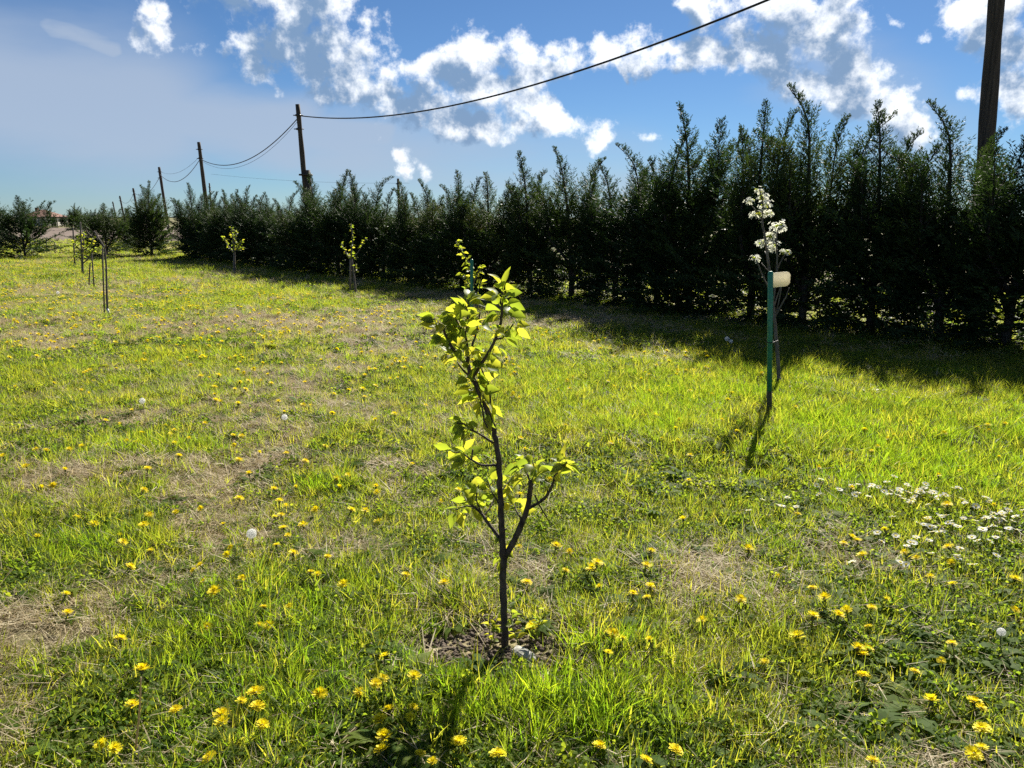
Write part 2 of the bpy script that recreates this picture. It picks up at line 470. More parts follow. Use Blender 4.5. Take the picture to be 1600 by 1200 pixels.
def cypress_variant(seed, height=3.0, radius=0.75, leaders=3, open_=0.0, zmin=0.05, dens=1.0, arch=0.0, body=.60):
    r = np.random.default_rng(seed)
    base, mid1, mid2, tip = [], [], [], []
    twigs, lead = [], []
    for i in range(leaders):
        an = 2 * math.pi * i / max(1, leaders - 1) + r.uniform(-.5, .5)
        hh = height * (1.0 if i == 0 else r.uniform(.74, .97))
        off = (0.0 if i == 0 else r.uniform(.22, .52)) * radius
        lean = r.uniform(.02, .10) * height
        la = r.uniform(0, 2 * math.pi) if i == 0 else an + r.uniform(-.8, .8)
        z0 = 0.0 if i == 0 else r.uniform(.15, .7)
        nodl = r.uniform(.05, .28)
        pts = []
        for t in np.linspace(0, 1, 14):
            z = z0 + (hh - z0) * t
            o = off * min(1, t * 3) if i else 0
            nod = (max(0, t - .78) / .22) ** 2 * nodl
            pts.append([math.cos(an) * o + math.cos(la) * (lean * t ** 2 + nod), math.sin(an) * o + math.sin(la) * (lean * t ** 2 + nod), z - nod * .25])
        lead.append((np.array(pts), hh, z0, i))
    for pts, hh, z0, li in lead:
        zl = max(z0, zmin)
        zb = height * body * (1.0 if li == 0 else r.uniform(.85, 1.05))     # below: dense body, above: loose spire
        nbody = int(max(0, zb - zl) * (70 if li == 0 else 34) * dens); nsp = int((hh - zb) * 42)
        for b in range(nbody + nsp):
            spire = b >= nbody
            z = zb + (hh - zb) * ((b - nbody + r.uniform()) / nsp) ** .9 if spire else zl + (zb - zl) * ((b + r.uniform()) / nbody) ** 1.25
            z = min(z, hh * .995)
            k = (z - z0) / (hh - z0) * 13; i0 = min(12, int(k)); p0 = pts[i0] + (pts[i0 + 1] - pts[i0]) * (k - i0)
            rel = z / height
            az = r.uniform(0, 2 * math.pi)
            if spire:
                us = (z - zb) / (hh - zb)
                Lb = (.60 * (1 - us) ** 1.05 + .06) * r.uniform(.5, 1.2)
                el = R(48 + 14 * us + r.uniform(-10, 10))
            else:
                ub = (z - zl) / max(.01, zb - zl)
                Lb = (radius if li == 0 else radius * .6) * (.72 + .55 * math.sin(math.pi * min(1, .18 + ub * .75))) * r.uniform(.55, 1.1)
                el = R(-6 + 46 * min(1, ub * 1.3) + r.uniform(-14, 14)) + open_ * .2
            nseg = 7
            d = np.array([math.cos(az) * math.cos(el), math.sin(az) * math.cos(el), math.sin(el)])
            path = [p0]
            for s in range(nseg):
                u = (s + 1) / nseg
                dd = d + np.array([0, 0, (0.75 * u if u < .72 else .54 - 1.3 * (u - .72)) * (.7 if spire else min(1, .12 + ub * 2.2))]) + r.normal(0, .07, 3)
                if arch: dd = dd + np.array([0, 0, -arch * max(0, u - .45) * 2.2])
                dd /= np.linalg.norm(dd)
                path.append(path[-1] + dd * Lb / nseg)
            path = np.array(path)
            twigs.append((path, 0.003 + 0.006 * Lb))
            ntw = int(5 + Lb * 22); sgn = 1
            roll = r.uniform(-.9, .9)
            for w in range(ntw + 1):
                u = 0.10 + 0.90 * (w + r.uniform(-.3, .3)) / ntw
                u = min(max(u, 0.02), 1.0)
                if not spire and u < .22: continue
                kk = u * nseg; j = min(nseg - 1, int(kk)); q = path[j] + (path[j + 1] - path[j]) * (kk - j)
                dirb, a, c = frame_from(path[j + 1] - path[j])
                side = a * math.cos(roll) + c * math.sin(roll)
                sgn = -sgn
                td = dirb if w == ntw else dirb * .80 + side * sgn * .62 + r.normal(0, .12, 3)
                td = td / np.linalg.norm(td)
                tl = (0.20 * (1 - .55 * u) + 0.035) * r.uniform(.7, 1.2) * ((.45 + .9 * min(1, Lb)) * (1 - .5 * us) if spire else 1.0)
                td2, ta, tc_ = frame_from(td)
                ts = ta * math.cos(roll + .4) + tc_ * math.sin(roll + .4)
                nb = 4 if tl < .11 else 5
                wd = .0046 + .0018 * (1 - u) if spire else .0105 + .007 * (1 - u)
                for e in range(nb):
                    ue = e / nb
                    bl = tl * (.62 if e else .8) * (1 - .45 * ue) * r.uniform(.8, 1.2)
                    if e == 0: bd = td2; bp = q + td2 * tl * .35
                    else:
                        bd = td2 * .82 + ts * (.58 if e % 2 else -.58) + r.normal(0, .10, 3); bp = q + td2 * tl * ue
                    bd = bd / np.linalg.norm(bd)
                    pr = np.cross(bd, r.normal(0, 1, 3)); pr = pr / (np.linalg.norm(pr) + 1e-9) * wd
                    base.append(bp); tip.append(bp + bd * bl); mid1.append(bp + bd * bl * .45 + pr); mid2.append(bp + bd * bl * .45 - pr)
    V = np.stack([np.array(base), np.array(mid1), np.array(tip), np.array(mid2)], 1).reshape(-1, 3)
    V[:, 2] = np.maximum(V[:, 2], .01)
    Fc = np.arange(len(V)).reshape(-1, 4)
    crown = mesh('crown', V, Fc, M['cypress'], smooth=False)
    parts = []
    for pts, hh, z0, li in lead:
        rad = [max(.004, (.055 if li == 0 else .03) * height / 3 * (1 - t * .93)) for t in np.linspace(0, 1, 14)]
        parts.append(tube(pts, rad, 7))
    for path, rr in twigs[::2]:
        parts.append(tube(path[::2], [rr, rr * .7, rr * .45, rr * .2][:len(path[::2])], 3, cap=False))
    tv, tf = merge(parts)
    trunk = mesh('trunk', tv, tf, M['bark_dark'])
    return crown, trunk, height

CYP = [cypress_variant(11 + s, 3.0, .86, 4 + (s % 2), body=.42 + .04 * (s % 3)) for s in range(5)]
WIDE = [cypress_variant(31 + s, 2.2, 1.30, 4, open_=.1, dens=.75, arch=.0, body=.42) for s in range(2)]

def place_cypress(var, loc, height, rz, label, group, sxy=1.0, name='cypress_tree'):
    crown, trunk, h0 = var
    t = empty(name, loc, rz)
    s = height / h0
    c = obj('crown', crown, t); k = obj('trunk', trunk, t)
    for o in (c, k): o.scale = (s * sxy, s * sxy, s)
    tag(t, label, 'tree', group)
    return t

ORD = ['first', 'second', 'third', 'fourth', 'fifth', 'sixth', 'seventh', 'eighth', 'ninth', 'tenth', 'eleventh', 'twelfth', 'thirteenth', 'fourteenth', 'fifteenth',
       'sixteenth', 'seventeenth', 'eighteenth', 'nineteenth', 'twentieth', 'twenty-first', 'twenty-second', 'twenty-third', 'twenty-fourth', 'twenty-fifth', 'twenty-sixth',
       'twenty-seventh', 'twenty-eighth', 'twenty-ninth', 'thirtieth', 'thirty-first', 'thirty-second', 'thirty-third', 'thirty-fourth', 'thirty-fifth']
HA, HB = G(1500, 545), G(285, 407)
HA.z = HB.z = 0
hdir = (HB - HA).normalized()
hnorm = Vector((hdir.y, -hdir.x, 0))
if hnorm.y < 0: hnorm = -hnorm
HA = HA + hnorm * 0.45; HB = HB + hnorm * 0.6
hdir = (HB - HA).normalized(); HL = (HB - HA).length
prof = np.array([(285, 290), (300, 281), (345, 300), (410, 284), (440, 300), (510, 264), (575, 268), (620, 290), (650, 275), (700, 250), (735, 258), (770, 255), (825, 232),
                 (888, 226), (925, 243), (960, 250), (1000, 262), (1035, 205), (1085, 162), (1130, 215), (1185, 150), (1225, 190), (1270, 113), (1320, 190), (1375, 150), (1430, 190), (1485, 145),
                 (1540, 160), (1600, 140), (1800, 110), (2400, 80)], float)
spires = [x for x, y in prof if x in (300, 410, 510, 575, 650, 700, 825, 888, 1035, 1085, 1185, 1270, 1375, 1485, 1600)]
def along_at_px(x):
    """distance along the hedge line at which the line crosses the pixel column x (at eye height)"""
    d = pxdir(x, 340); k = d.x / d.y
    # HA.x + s*hdir.x = k*(HA.y + s*hdir.y)
    return (k * HA.y - HA.x) / (hdir.x - k * hdir.y)
S_list = [-4.6, -3.4, -2.2]
S_list += [along_at_px(x) for x in (1600, 1485, 1375, 1270, 1185, 1085, 1035, 960, 888, 825)]
s = S_list[-1]
while s < HL - 0.6:
    s += random.uniform(.95, 1.25); S_list.append(s)
for n, s in enumerate(S_list):
    p = HA + hdir * s + hnorm * random.uniform(-.12, .12)
    px, _ = project(p.x, p.y, H)
    tipy = float(np.interp(px, prof[:, 0], prof[:, 1]))
    if n > 12: tipy += abs(random.gauss(0, 9))
    d = pxdir(min(px, 1700), tipy)
    h = H + p.y * d.z / d.y
    k = n - 3
    if k < 0: lab = f'dark green cypress at the right end of the hedge, {ORD[-k]} beyond the thick wooden pole'
    elif k == 0: lab = 'dark green hedge cypress just right of the thick wooden pole, at the picture edge'
    elif k == 3: lab = 'tallest dark green hedge cypress, spire above the white blossoms'
    else: lab = f'dark green hedge cypress, {ORD[k - 1]} to the left of the thick wooden pole'
    if n == len(S_list) - 1: lab = 'dark green cypress at the far left end of the closed hedge'
    v = CYP[(n * 2 + (n // 5)) % 5]
    place_cypress(v, (p.x, p.y, float(gz(p.x, p.y)) - .02), h * (1.0 if k < 11 else 1.02), random.uniform(0, 6.28), lab, 'cypresses of the closed hedge', sxy=random.uniform(1.0, 1.15) * (3.1 / max(h, 2.6)))

far_row = [(238, 402, 283, 0, .95, 'dark cypress with a slim spire standing left of the hedge end'),
           (168, 402, 318, 1, .95, 'bushy low cypress behind the two bare tree stakes'),
           (40, 405, 306, 1, .92, 'bushy wide cypress with arching shoots, before the far house'),
           (-28, 403, 300, 1, 1.0, 'bushy cypress cut off by the left picture edge'),
           (205, 392, 322, 0, .8, 'small dark cypress between the bushy one and the slim spire')]
for px, by, ty, kind, sx, lab in far_row:
    b = G(px, by)
    h = at(px, ty, b.y).z
    v = CYP[2] if kind == 0 else WIDE[px % 2]
    place_cypress(v, b, h, random.uniform(0, 6.28), lab, 'single cypresses at the far end of the meadow', sxy=sx * (1.25 if kind == 0 else 1.3))

# ------------------------------------------------------------------ utility poles and cables
def utility_pole(px, Y, top_py, r0, label, lean=(0, 0), sleeve=False, top=None):
    if top is None: top = at(px, top_py, Y)
    basex = top.x + lean[0]; 
    base = Vector((basex, Y + lean[1], -.1))
    root = empty('utility_pole', (base.x, base.y, 0))
    o = Vector((base.x, base.y, 0))
    t0 = top - o; b0 = base - o
    if sleeve:
        m_ = b0.lerp(t0, .58)
        pts, rr = smooth_path([b0.lerp(t0, .35), b0.lerp(t0, .6), t0], [r0 * .8, r0 * .74, r0 * .66], 4, .003)
        v, f = tube(pts, rr, 12); obj('pole', mesh('pole', v, f, M['pole_wood']), root)
        v, f = tube([b0 + Vector((r0 * 1.1, 0, 0)), b0.lerp(t0, .3) + Vector((r0 * 1.1, 0, 0)), m_ + Vector((r0 * 1.1, 0, 0))], [r0 * 1.1, r0, r0 * .9], 10)
        obj('base_post', mesh('base_post', v, f, M['pole_wood']), root)
        for tt in (.42, .55):
            c = b0.lerp(t0, tt)
            v, f = tube([c + Vector((.07, 0, -.03)), c + Vector((.07, 0, .03))], [r0 * 2.1] * 2, 12); obj('strap', mesh('strap', v, f, M['metal_dark']), root)
    else:
        pts, rr = smooth_path([b0, b0.lerp(t0, .3), b0.lerp(t0, .7), t0], [r0, r0 * .93, r0 * .8, r0 * .72], 5, .004)
        v, f = tube(pts, rr, 14); obj('pole', mesh('pole', v, f, M['pole_wood']), root)
    for q, dz in enumerate((.42, .95)):
        dz = dz * (t0.z / 6)
        c = t0 + Vector((0, 0, -dz))
        v, f = merge([tube([c + Vector((-r0 * 1.5, 0, 0)), c + Vector((r0 * 1.5, 0, 0))], [.02, .02], 6),
                      tube([c + Vector((0, 0, -.035)), c + Vector((0, 0, .035))], [r0 * .86] * 2, 12)])
        obj('bracket', mesh('bracket', v, f, M['metal_dark']), root)
    tag(root, label, 'pole', 'wooden poles of the overhead cable line')
    return top

P1 = Vector((0, 0, 0))
Y1 = 11.4
qa, qb = at(1557, 0, Y1), at(1536, 290, Y1)
sl = (qa.x - qb.x) / (qa.z - qb.z)
t1 = utility_pole(1553, Y1, 0, .125, 'thick wooden pole rising out of the hedge at the right', lean=(-sl * 6.4, 0), top=Vector((qa.x + sl * (6.3 - qa.z), Y1, 6.3)))
t2 = utility_pole(465, 32.0, 163, .13, 'wooden pole with a spliced foot post where two cable spans meet', lean=(.22, 0), sleeve=True)
t3 = utility_pole(310.5, 47.0, 222, .13, 'wooden pole behind the left end of the hedge', lean=(.25, 0))
t4 = utility_pole(248.5, 70.0, 261, .14, 'distant wooden pole beside the slim cypress spire', lean=(.35, 0))
t5 = utility_pole(208, 98.0, 294, .15, 'far wooden pole left of the slim cypress spire', lean=(.4, 0))
t6 = utility_pole(187, 125.0, 306, .15, 'far thin pole, second from the left of the line', lean=(.5, 0))
t7 = utility_pole(176, 155.0, 315, .15, 'farthest tiny pole of the line, above the bushy cypress', lean=(.5, 0))
for px, Y, ty, lab in ((327, 60.0, 286, 'thin far post just right of the pole behind the hedge end'), (622, 34.0, 279, 'thin post peeping over the middle of the hedge')):
    utility_pole(px, Y, ty, .07, lab)

def cable(a, b, sag, r, label, dza=0.0, dzb=0.0):
    a = a + Vector((0, 0, -dza)); b = b + Vector((0, 0, -dzb))
    pts = []
    for i in range(41):
        t = i / 40; p = a.lerp(b, t); p.z -= sag * 4 * t * (1 - t); pts.append(p)
    c = pts[0].copy()
    v, f = tube([p - c for p in pts], [r] * len(pts), 6)
    tag(obj('overhead_cable', mesh('overhead_cable', v, f, M['cable']), loc=c), label, 'cable', 'overhead cables between the poles')
cable(t1, t2, 1.00, .021, 'thick black cable sweeping from the right pole across the sky', .62, .42)
cable(t2, t3, .95, .020, 'sagging black cable between the two tallest left poles', .50, .95)
cable(t2, t3, 1.05, .007, 'thin lower cable between the two tallest left poles', .60, 1.02)
cable(t3, t4, .95, .020, 'black cable left of the pole behind the hedge end', .95, .6)
cable(t3, t4, .55, .008, 'thin upper cable left of the pole behind the hedge end', .8, .35)
cable(t4, t5, .9, .020, 'black cable between the two far poles by the slim spire', .8, .5)
cable(t5, t6, .9, .020, 'far black cable left of the slim cypress spire', .6, .5)
far_a, far_b = at(330, 272, 75.0), at(640, 286, 60.0)
cable(far_a, far_b, .25, .007, 'faint thin wire just above the hedge behind the spliced pole')

# ------------------------------------------------------------------ young trees
def leaf_mesh(seed, L=0.062, W=0.040, pet=0.018):
    r = random.Random(seed)
    cup, curl, tw = r.uniform(.15, .38), r.uniform(.1, .55), r.uniform(-.25, .25)
    prof = [(0.0, .05), (.12, .62), (.30, .98), (.50, .92), (.70, .62), (.87, .26), (1.0, .0)]
    v, f = [], []
    for t, w in prof:
        x = pet + L * t
        z = -curl * L * t * t * .8
        for sgn in (-1, 0, 1):
            y = sgn * W / 2 * w
            ang = tw * t
            v.append((x, y * math.cos(ang), z + abs(y) * cup * 1.6 + y * math.sin(ang) + r.uniform(-.0012, .0012)))
    for i in range(len(prof) - 1):
        a = i * 3
        f += [(a, a + 3, a + 4, a + 1), (a + 1, a + 4, a + 5, a + 2)]
    o = len(v); w = .0011
    v += [(0, -w, 0), (0, w, 0), (pet + .004, w, .0003), (pet + .004, -w, .0003)]; f.append((o, o + 3, o + 2, o + 1))
    v += [(0, 0, -w), (0, 0, w), (pet + .004, 0, w), (pet + .004, 0, -w)]; f.append((o + 4, o + 7, o + 6, o + 5))
    return mesh('leaf', v, f, M['young_leaf'])
LEAVES = [leaf_mesh(s, L=random.uniform(.036, .058), W=random.uniform(.028, .038)) for s in range(7)]
SMALL = [leaf_mesh(50 + s, L=.03, W=.019, pet=.008) for s in range(4)]

def rot_to(d, roll):
    q = Vector(d).normalized().to_track_quat('X', 'Z')
    return (q.to_matrix() @ Matrix.Rotation(roll, 3, 'X')).to_4x4()

def add_leaf(parent, p, d, s, roll=None, lib=LEAVES):
    o = bpy.data.objects.new('leaf', random.choice(lib))
    m = rot_to(d, random.choice((-1, 1)) * random.uniform(.25, 1.35) if roll is None else roll)
    m.translation = p
    o.matrix_local = m @ Matrix.Scale(s, 4)
    link(o, parent); 
    o.matrix_local = m @ Matrix.Scale(s, 4)
    return o

def sapling_near():
    base = G(790, 1020); Y = base.y
    root = empty('young_pear_tree', base)
    pm = Y / math.cos(R(8)) / F         # metres per pixel about there
    rnd = random.Random(3)
    def P(x, y, dy=0.0):
        return at(x, y, Y + dy) - base
    BR = {}
    def branch(name, pts, r, d0=0.0, d1=0.0, sides=8, jit=.0012):
        n = len(pts)
        p3 = [P(x, y, d0 + (d1 - d0) * i / (n - 1)) for i, (x, y) in enumerate(pts)]
        rr = [(r[0] + (r[1] - r[0]) * i / (n - 1)) * pm * .9 for i in range(n)]
        sp, sr = smooth_path(p3, rr, 4, jit)
        v, f = tube(sp, sr, sides)
        o = obj('trunk' if name == 'trunk' else 'branch', mesh(name, v, f, M['bark_dark']), root)
        BR[name] = (o, sp)
    tp = [(790, 1035), (789, 1000), (787, 950), (786, 900), (787, 870), (784, 830), (782, 780), (780, 730), (775, 690), (768, 660), (760, 637), (750, 615), (742, 598), (737, 588)]
    tr = [9, 7.6, 7.0, 6.8, 7.4, 6.0, 5.7, 5.4, 5.1, 4.8, 4.7, 4.7, 5.0, 4.6]
    sp, sr = smooth_path([P(*q) for q in tp], [a * pm * .88 for a in tr], 6, .0017)
    v, f = tube(sp, sr, 12); BR['trunk'] = (obj('trunk', mesh('trunk', v, f, M['bark_dark']), root), sp)
    branch('node', [(738, 592), (731, 570), (732, 556)], (4.5, 3.2), 0, .0)
    branch('b1', [(731, 572), (712, 552), (698, 527), (690, 510), (678, 498)], (3.2, 1.5), 0, -.10)
    branch('b1b', [(737, 592), (719, 572), (706, 554), (698, 540)], (2.2, 1.2), 0, .10)
    branch('b2', [(732, 556), (741, 532), (746, 510), (750, 487)], (2.4, 1.2), 0, .10)
    branch('b3', [(732, 556), (727, 523), (718, 510), (710, 495)], (2.4, 1.2), 0, -.05)
    branch('b3b', [(727, 523), (731, 503), (729, 480), (728, 466)], (2.0, 1.2), -.02, .03)
    branch('b4', [(738, 590), (750, 572), (760, 556), (774, 530), (781, 512), (784, 490), (786, 470), (785, 456)], (3.4, 1.6), 0, -.06)
    branch('b4b', [(773, 530), (784, 528), (795, 515), (802, 506)], (2.0, 1.2), -.03, -.09)
    branch('b5', [(764, 645), (766, 620), (761, 595), (750, 573)], (1.9, 1.5), 0, .0)
    branch('l1', [(770, 692), (751, 679), (736, 671), (726, 663), (714, 661)], (2.1, 1.1), 0, -.08)
    branch('l2', [(775, 727), (751, 726), (736, 718), (722, 709), (706, 706)], (2.3, 1.1), 0, .08)
    branch('l2b', [(737, 718), (739, 702)], (1.7, 1.4), .04, .04)
    branch('hang', [(750, 628), (755, 645), (756, 656), (762, 669)], (1.8, 1.2), 0, -.04)
    branch('r', [(789, 870), (797, 857), (814, 821), (824, 795), (828, 769), (829, 752)], (6.0, 4.4), 0, -.04, 10)
    branch('r2', [(825, 795), (849, 780), (861, 763), (868, 743), (880, 728), (886, 722)], (3.2, 1.4), -.02, -.12)
    branch('r3', [(836, 774), (845, 793), (853, 806), (859, 818)], (1.7, 1.0), -.03, .02)
    branch('r4', [(829, 756), (824, 740), (818, 728), (812, 724)], (1.8, 1.1), -.04, .06)
    branch('ll', [(786, 848), (764, 819), (751, 801), (734, 786), (726, 778)], (4.0, 1.6), 0, .12)
    branch('llb', [(755, 806), (768, 790), (772, 776)], (2.0, 1.2), .06, .14)
    branch('rl', [(817, 815), (808, 800), (803, 786), (806, 775)], (1.9, 1.1), -.01, .10)
    branch('spur', [(784, 832), (792, 826)], (2.6, 1.2))
    branch('ll2', [(752, 802), (744, 780), (748, 757)], (1.8, 1.0), .06, .02)
    branch('ll3', [(740, 791), (724, 792), (712, 797)], (1.6, .9), .08, .16)
    branch('t2', [(782, 790), (768, 768), (760, 745)], (1.7, .9), 0, .10)
    branch('t3', [(781, 770), (795, 752), (802, 742)], (1.6, .9), 0, .10)
    branch('r5', [(829, 753), (836, 738), (832, 722)], (1.6, .9), -.04, -.02)
    def leaves(name, n, t0=.35, t1=1.0, up=.15, s=(.8, 1.15)):
        o, sp = BR[name]
        for i in range(n):
            t = t0 + (t1 - t0) * (i + rnd.random()) / n
            k = min(t, 1.0) * (len(sp) - 1); j = min(int(k), len(sp) - 2)
            p = sp[j].lerp(sp[j + 1], k - j); d = (sp[j + 1] - sp[j]).normalized()
            an = rnd.uniform(0, 2 * math.pi)
            side = Vector((math.cos(an), math.sin(an) * .7, rnd.uniform(-1.0, .75) + up))
            dd = d * rnd.uniform(.1, .7) + side
            add_leaf(o, p, dd, rnd.uniform(*s))
    leaves('b1', 32, .12); leaves('b1b', 14, .45); leaves('b2', 13, .6); leaves('b3', 15, .5); leaves('b3b', 14, .35, up=.3)
    leaves('b4', 12, .08, .40, up=-.3); leaves('b4', 14, .66, 1.0, up=.2); leaves('b4b', 11, .4); leaves('node', 7, .0, 1, up=-.2)
    leaves('l1', 15, .45, up=-.3); leaves('l2', 17, .45, up=-.1)
    leaves('trunk', 26, .76, .995, up=-.6, s=(1.0, 1.35)); leaves('hang', 3, .1, .6, up=-.4)
    leaves('ll', 9, .45, up=.15); leaves('llb', 7, .3, up=.25); leaves('ll2', 9, .3, up=.2); leaves('ll3', 7, .3, up=.1); leaves('t2', 9, .3, up=.2); leaves('t3', 9, .3, up=.2); leaves('r5', 8, .3, up=.3)
    leaves('r4', 9, .2, up=.25); leaves('r', 3, .92, 1.0, up=.5)
    leaves('r2', 17, .55, up=.25); leaves('rl', 9, .35, up=.25); leaves('trunk', 6, .29, .37, up=-.5, s=(.6, .9))
    # the bright leaves at the very top
    o, sp = BR['b4']
    for dx, dz, roll in ((.25, 1, .1), (-.35, .9, -.3)):
        add_leaf(o, sp[-1], (dx, -.2, dz), 1.15, roll)
    for k, (dx, dz) in enumerate(((1, .1), (-1, .15), (1, -.1), (1, -.2), (-1, -.15))):
        add_leaf(o, sp[-2 - k * 2], (dx, -.35, dz), 1.1)
    tag(root, 'young tree with a dark forked trunk and bright green leaves, nearest to the viewer', 'tree', 'young fruit trees on the meadow')
    return base
NEAR_BASE = sapling_near()

def flower_geo(c, nrm, r, rr):
    """five white petals round a point"""
    n = Vector(nrm).normalized(); a = n.orthogonal().normalized(); b = n.cross(a)
    v, f = [], []; ph = rr.uniform(0, 6.28)
    for k in range(5):
        an = ph + k * 2 * math.pi / 5
        d = a * math.cos(an) + b * math.sin(an); s = n.cross(d)
        o = len(v)
        v += [c + d * r * .1, c + d * r * .6 + s * r * .36 + n * r * .12, c + d * r + n * r * .28, c + d * r * .6 - s * r * .36 + n * r * .12]
        f.append((o, o + 1, o + 2, o + 3))
    return v, f

def small_tree(name, base_px, branches, label, leaf_pts=(), clusters=(), bark='bark_grey', cat='tree', leaf_size=1.0, depth=.12, seed=1, lib=SMALL, Yoff=0.0):
    """young tree from lines of pixels at the distance of its foot; leaf_pts = (branch index, t0, t1, n)"""
    rr = random.Random(seed)
    base = G(*base_px); Y = base.y
    root = empty(name, base); pm = Y / F
    BR = []
    for i, (pts, r0, r1) in enumerate(branches):
        n = len(pts); d1 = 0 if i == 0 else rr.uniform(-depth, depth)
        p3 = [at(x, y, Y + d1 * k / (n - 1)) - base for k, (x, y) in enumerate(pts)]
        sp, sr = smooth_path(p3, [(r0 + (r1 - r0) * k / (n - 1)) * pm for k in range(n)], 4, .002)
        v, f = tube(sp, sr, 7)
        BR.append((obj('trunk' if i == 0 else 'branch', mesh('branch', v, f, M[bark]), root), sp))
    for bi, t0, t1, n in leaf_pts:
        o, sp = BR[bi]
        for i in range(n):
            t = t0 + (t1 - t0) * (i + rr.random()) / n
            k = min(t, .999) * (len(sp) - 1); j = int(k); p = sp[j].lerp(sp[j + 1], k - j)
            an = rr.uniform(0, 6.28); d = Vector((math.cos(an), math.sin(an), rr.uniform(-.4, .9)))
            add_leaf(o, p, d, leaf_size * rr.uniform(.75, 1.25), lib=lib)
    for (cx, cy, r) in clusters:
        c = at(cx, cy, Y) - base; rad = r * pm * 1.18
        # hang the cluster at the nearest point of a branch
        best = min(((q - c).length, q, o) for o, sp in BR for q in sp) if False else None
        bd, bq, bo = 1e9, None, None
        for o, sp in BR:
            for q in sp:
                dd = (q - c).length
                if dd < bd: bd, bq, bo = dd, q, o
        pv, pf = [], []
        n = int(9 + r * r * .16)
        for i in range(n):
            d = Vector((rr.gauss(0, 1), rr.gauss(0, 1), rr.gauss(0, .8))).normalized() * rr.uniform(.35, 1.0)
            v, f = flower_geo(c + Vector((d.x * rad, d.y * rad, d.z * rad * .75)), d + Vector((0, 0, .5)), rr.uniform(.015, .021), rr)
            o0 = len(pv); pv += v; pf += [tuple(k + o0 for k in q) for q in f]
        me = mesh('blossom_cluster', pv, pf, M['petal_white'], smooth=False)
        oc = obj('blossom_cluster', me, root)
        v, f = tube([bq, bq.lerp(c, .5) + Vector((0, 0, -.01)), c], [.004, .003, .002], 5)
        obj('spur', mesh('spur', v, f, M[bark]), oc)
        for i in range(5 + int(r / 3)):
            an = rr.uniform(0, 6.28); add_leaf(oc, c, Vector((math.cos(an), math.sin(an), rr.uniform(-.6, .6))), 1.1, lib=SMALL)
    tag(root, label, cat, 'young fruit trees on the meadow')
    return root, base

def stake(base_px, top_px, width_px, mat, label, name='tree_stake', lower=None, dY=0.0, sides=10, cat='stake', flat=False):
    b = G(*base_px); b = b + Vector((0, dY, 0)); Y = b.y
    t = at(top_px[0], top_px[1], Y); b = Vector((at(base_px[0], base_px[1], Y).x, Y, -.02))
    r = width_px / 2 * Y / F
    root = empty(name, b)
    T = t - b
    if lower:
        m_ = T * lower
        v, f = tube([Vector((0, 0, -.05)), m_ * .5, m_], [r * .98] * 3, sides); obj('foot', mesh('foot', v, f, M['stake_rust']), root)
        pts = [m_, T * .6, T * .985, T]; rs = [r, r, r, r * .6]
    else:
        pts = [Vector((0, 0, -.05)), T * .5, T * .985, T]; rs = [r, r, r * .95, r * .6]
    v, f = tube(pts, rs, sides); obj('shaft', mesh('shaft', v, f, mat), root)
    tag(root, label, cat, 'stakes beside the young trees')
    return root, b, t

# tree in blossom with its stake and sheet
small_tree('blossoming_tree', (1217, 604),
    [([(1217, 606), (1216, 570), (1213, 530), (1210, 495), (1206, 462), (1203, 430), (1199, 400), (1195, 370), (1191, 345), (1192, 320), (1187, 296)], 3.2, 1.0),
     ([(1208, 470), (1212, 445), (1214, 420), (1214, 400), (1213, 377), (1216, 356)], 1.8, .9),
     ([(1207, 462), (1199, 446), (1190, 428), (1182, 406)], 1.5, .8),
     ([(1213, 425), (1219, 411), (1227, 396)], 1.2, .7),
     ([(1211, 495), (1219, 480), (1228, 464), (1233, 450)], 1.5, .6),
     ([(1212, 492), (1219, 462), (1223, 432)], 1.3, .6),
     ([(1209, 480), (1216, 458), (1226, 432)], 1.2, .6),
     ([(1199, 400), (1195, 393)], 1.0, .7),
     ([(1202, 425), (1194, 416), (1190, 411)], 1.0, .6),
     ([(1191, 345), (1180, 328), (1172, 318)], 1.0, .6)],
    'slim young tree with white blossoms in front of the dark hedge',
    clusters=[(1186, 298, 7), (1193, 308, 8), (1172, 315, 8), (1196, 320, 11), (1184, 334, 11), (1201, 333, 8), (1217, 353, 14), (1203, 368, 9), (1189, 378, 8), (1206, 385, 12), (1227, 394, 7), (1181, 404, 9)],
    seed=4)
r_, sb, st = stake((1202, 652), (1204, 424), 8.5, M['stake_green'], 'green coated steel stake in front of the blossoming tree', lower=.20)
tp = at(1213, 532, G(1217, 604).y) - sb; kp = at(1203, 535, sb.y) - sb
v, f = tube([kp + Vector((-.024, -.0, 0)), kp + Vector((0, -.026, 0)), kp + Vector((.026, 0, 0)), tp + Vector((.016, .0, 0)), tp + Vector((0, .018, 0)), tp + Vector((-.016, 0, 0)), kp + Vector((-.024, 0, .004))], [.004] * 7, 6)
obj('tie', mesh('tie', v, f, M['cable']), r_)
def sheet_tag():
    Y = sb.y + .02
    c = at(1205, 437, Y)
    v, f = [], []
    n = 10
    w, h = 31 * Y / F, 23 * Y / F
    for i in range(n + 1):
        u = i / n
        hh = h / 2 * (1 if u < .8 else math.sqrt(max(0, 1 - ((u - .8) / .24) ** 2)))
        for s_ in (-1, 1):
            v.append((u * w, math.sin(u * 2.2) * w * .16, s_ * hh + (u - .5) * .012))
    for i in range(n): f.append((2 * i, 2 * i + 2, 2 * i + 3, 2 * i + 1))
    o = obj('paper_tag', mesh('paper_tag', v, f, M['plate']), loc=c)
    md = o.modifiers.new('thick', 'SOLIDIFY'); md.thickness = .003
    tag(o, 'pale cream sheet tag with a rounded end fixed to the green stake', 'tag')
sheet_tag()
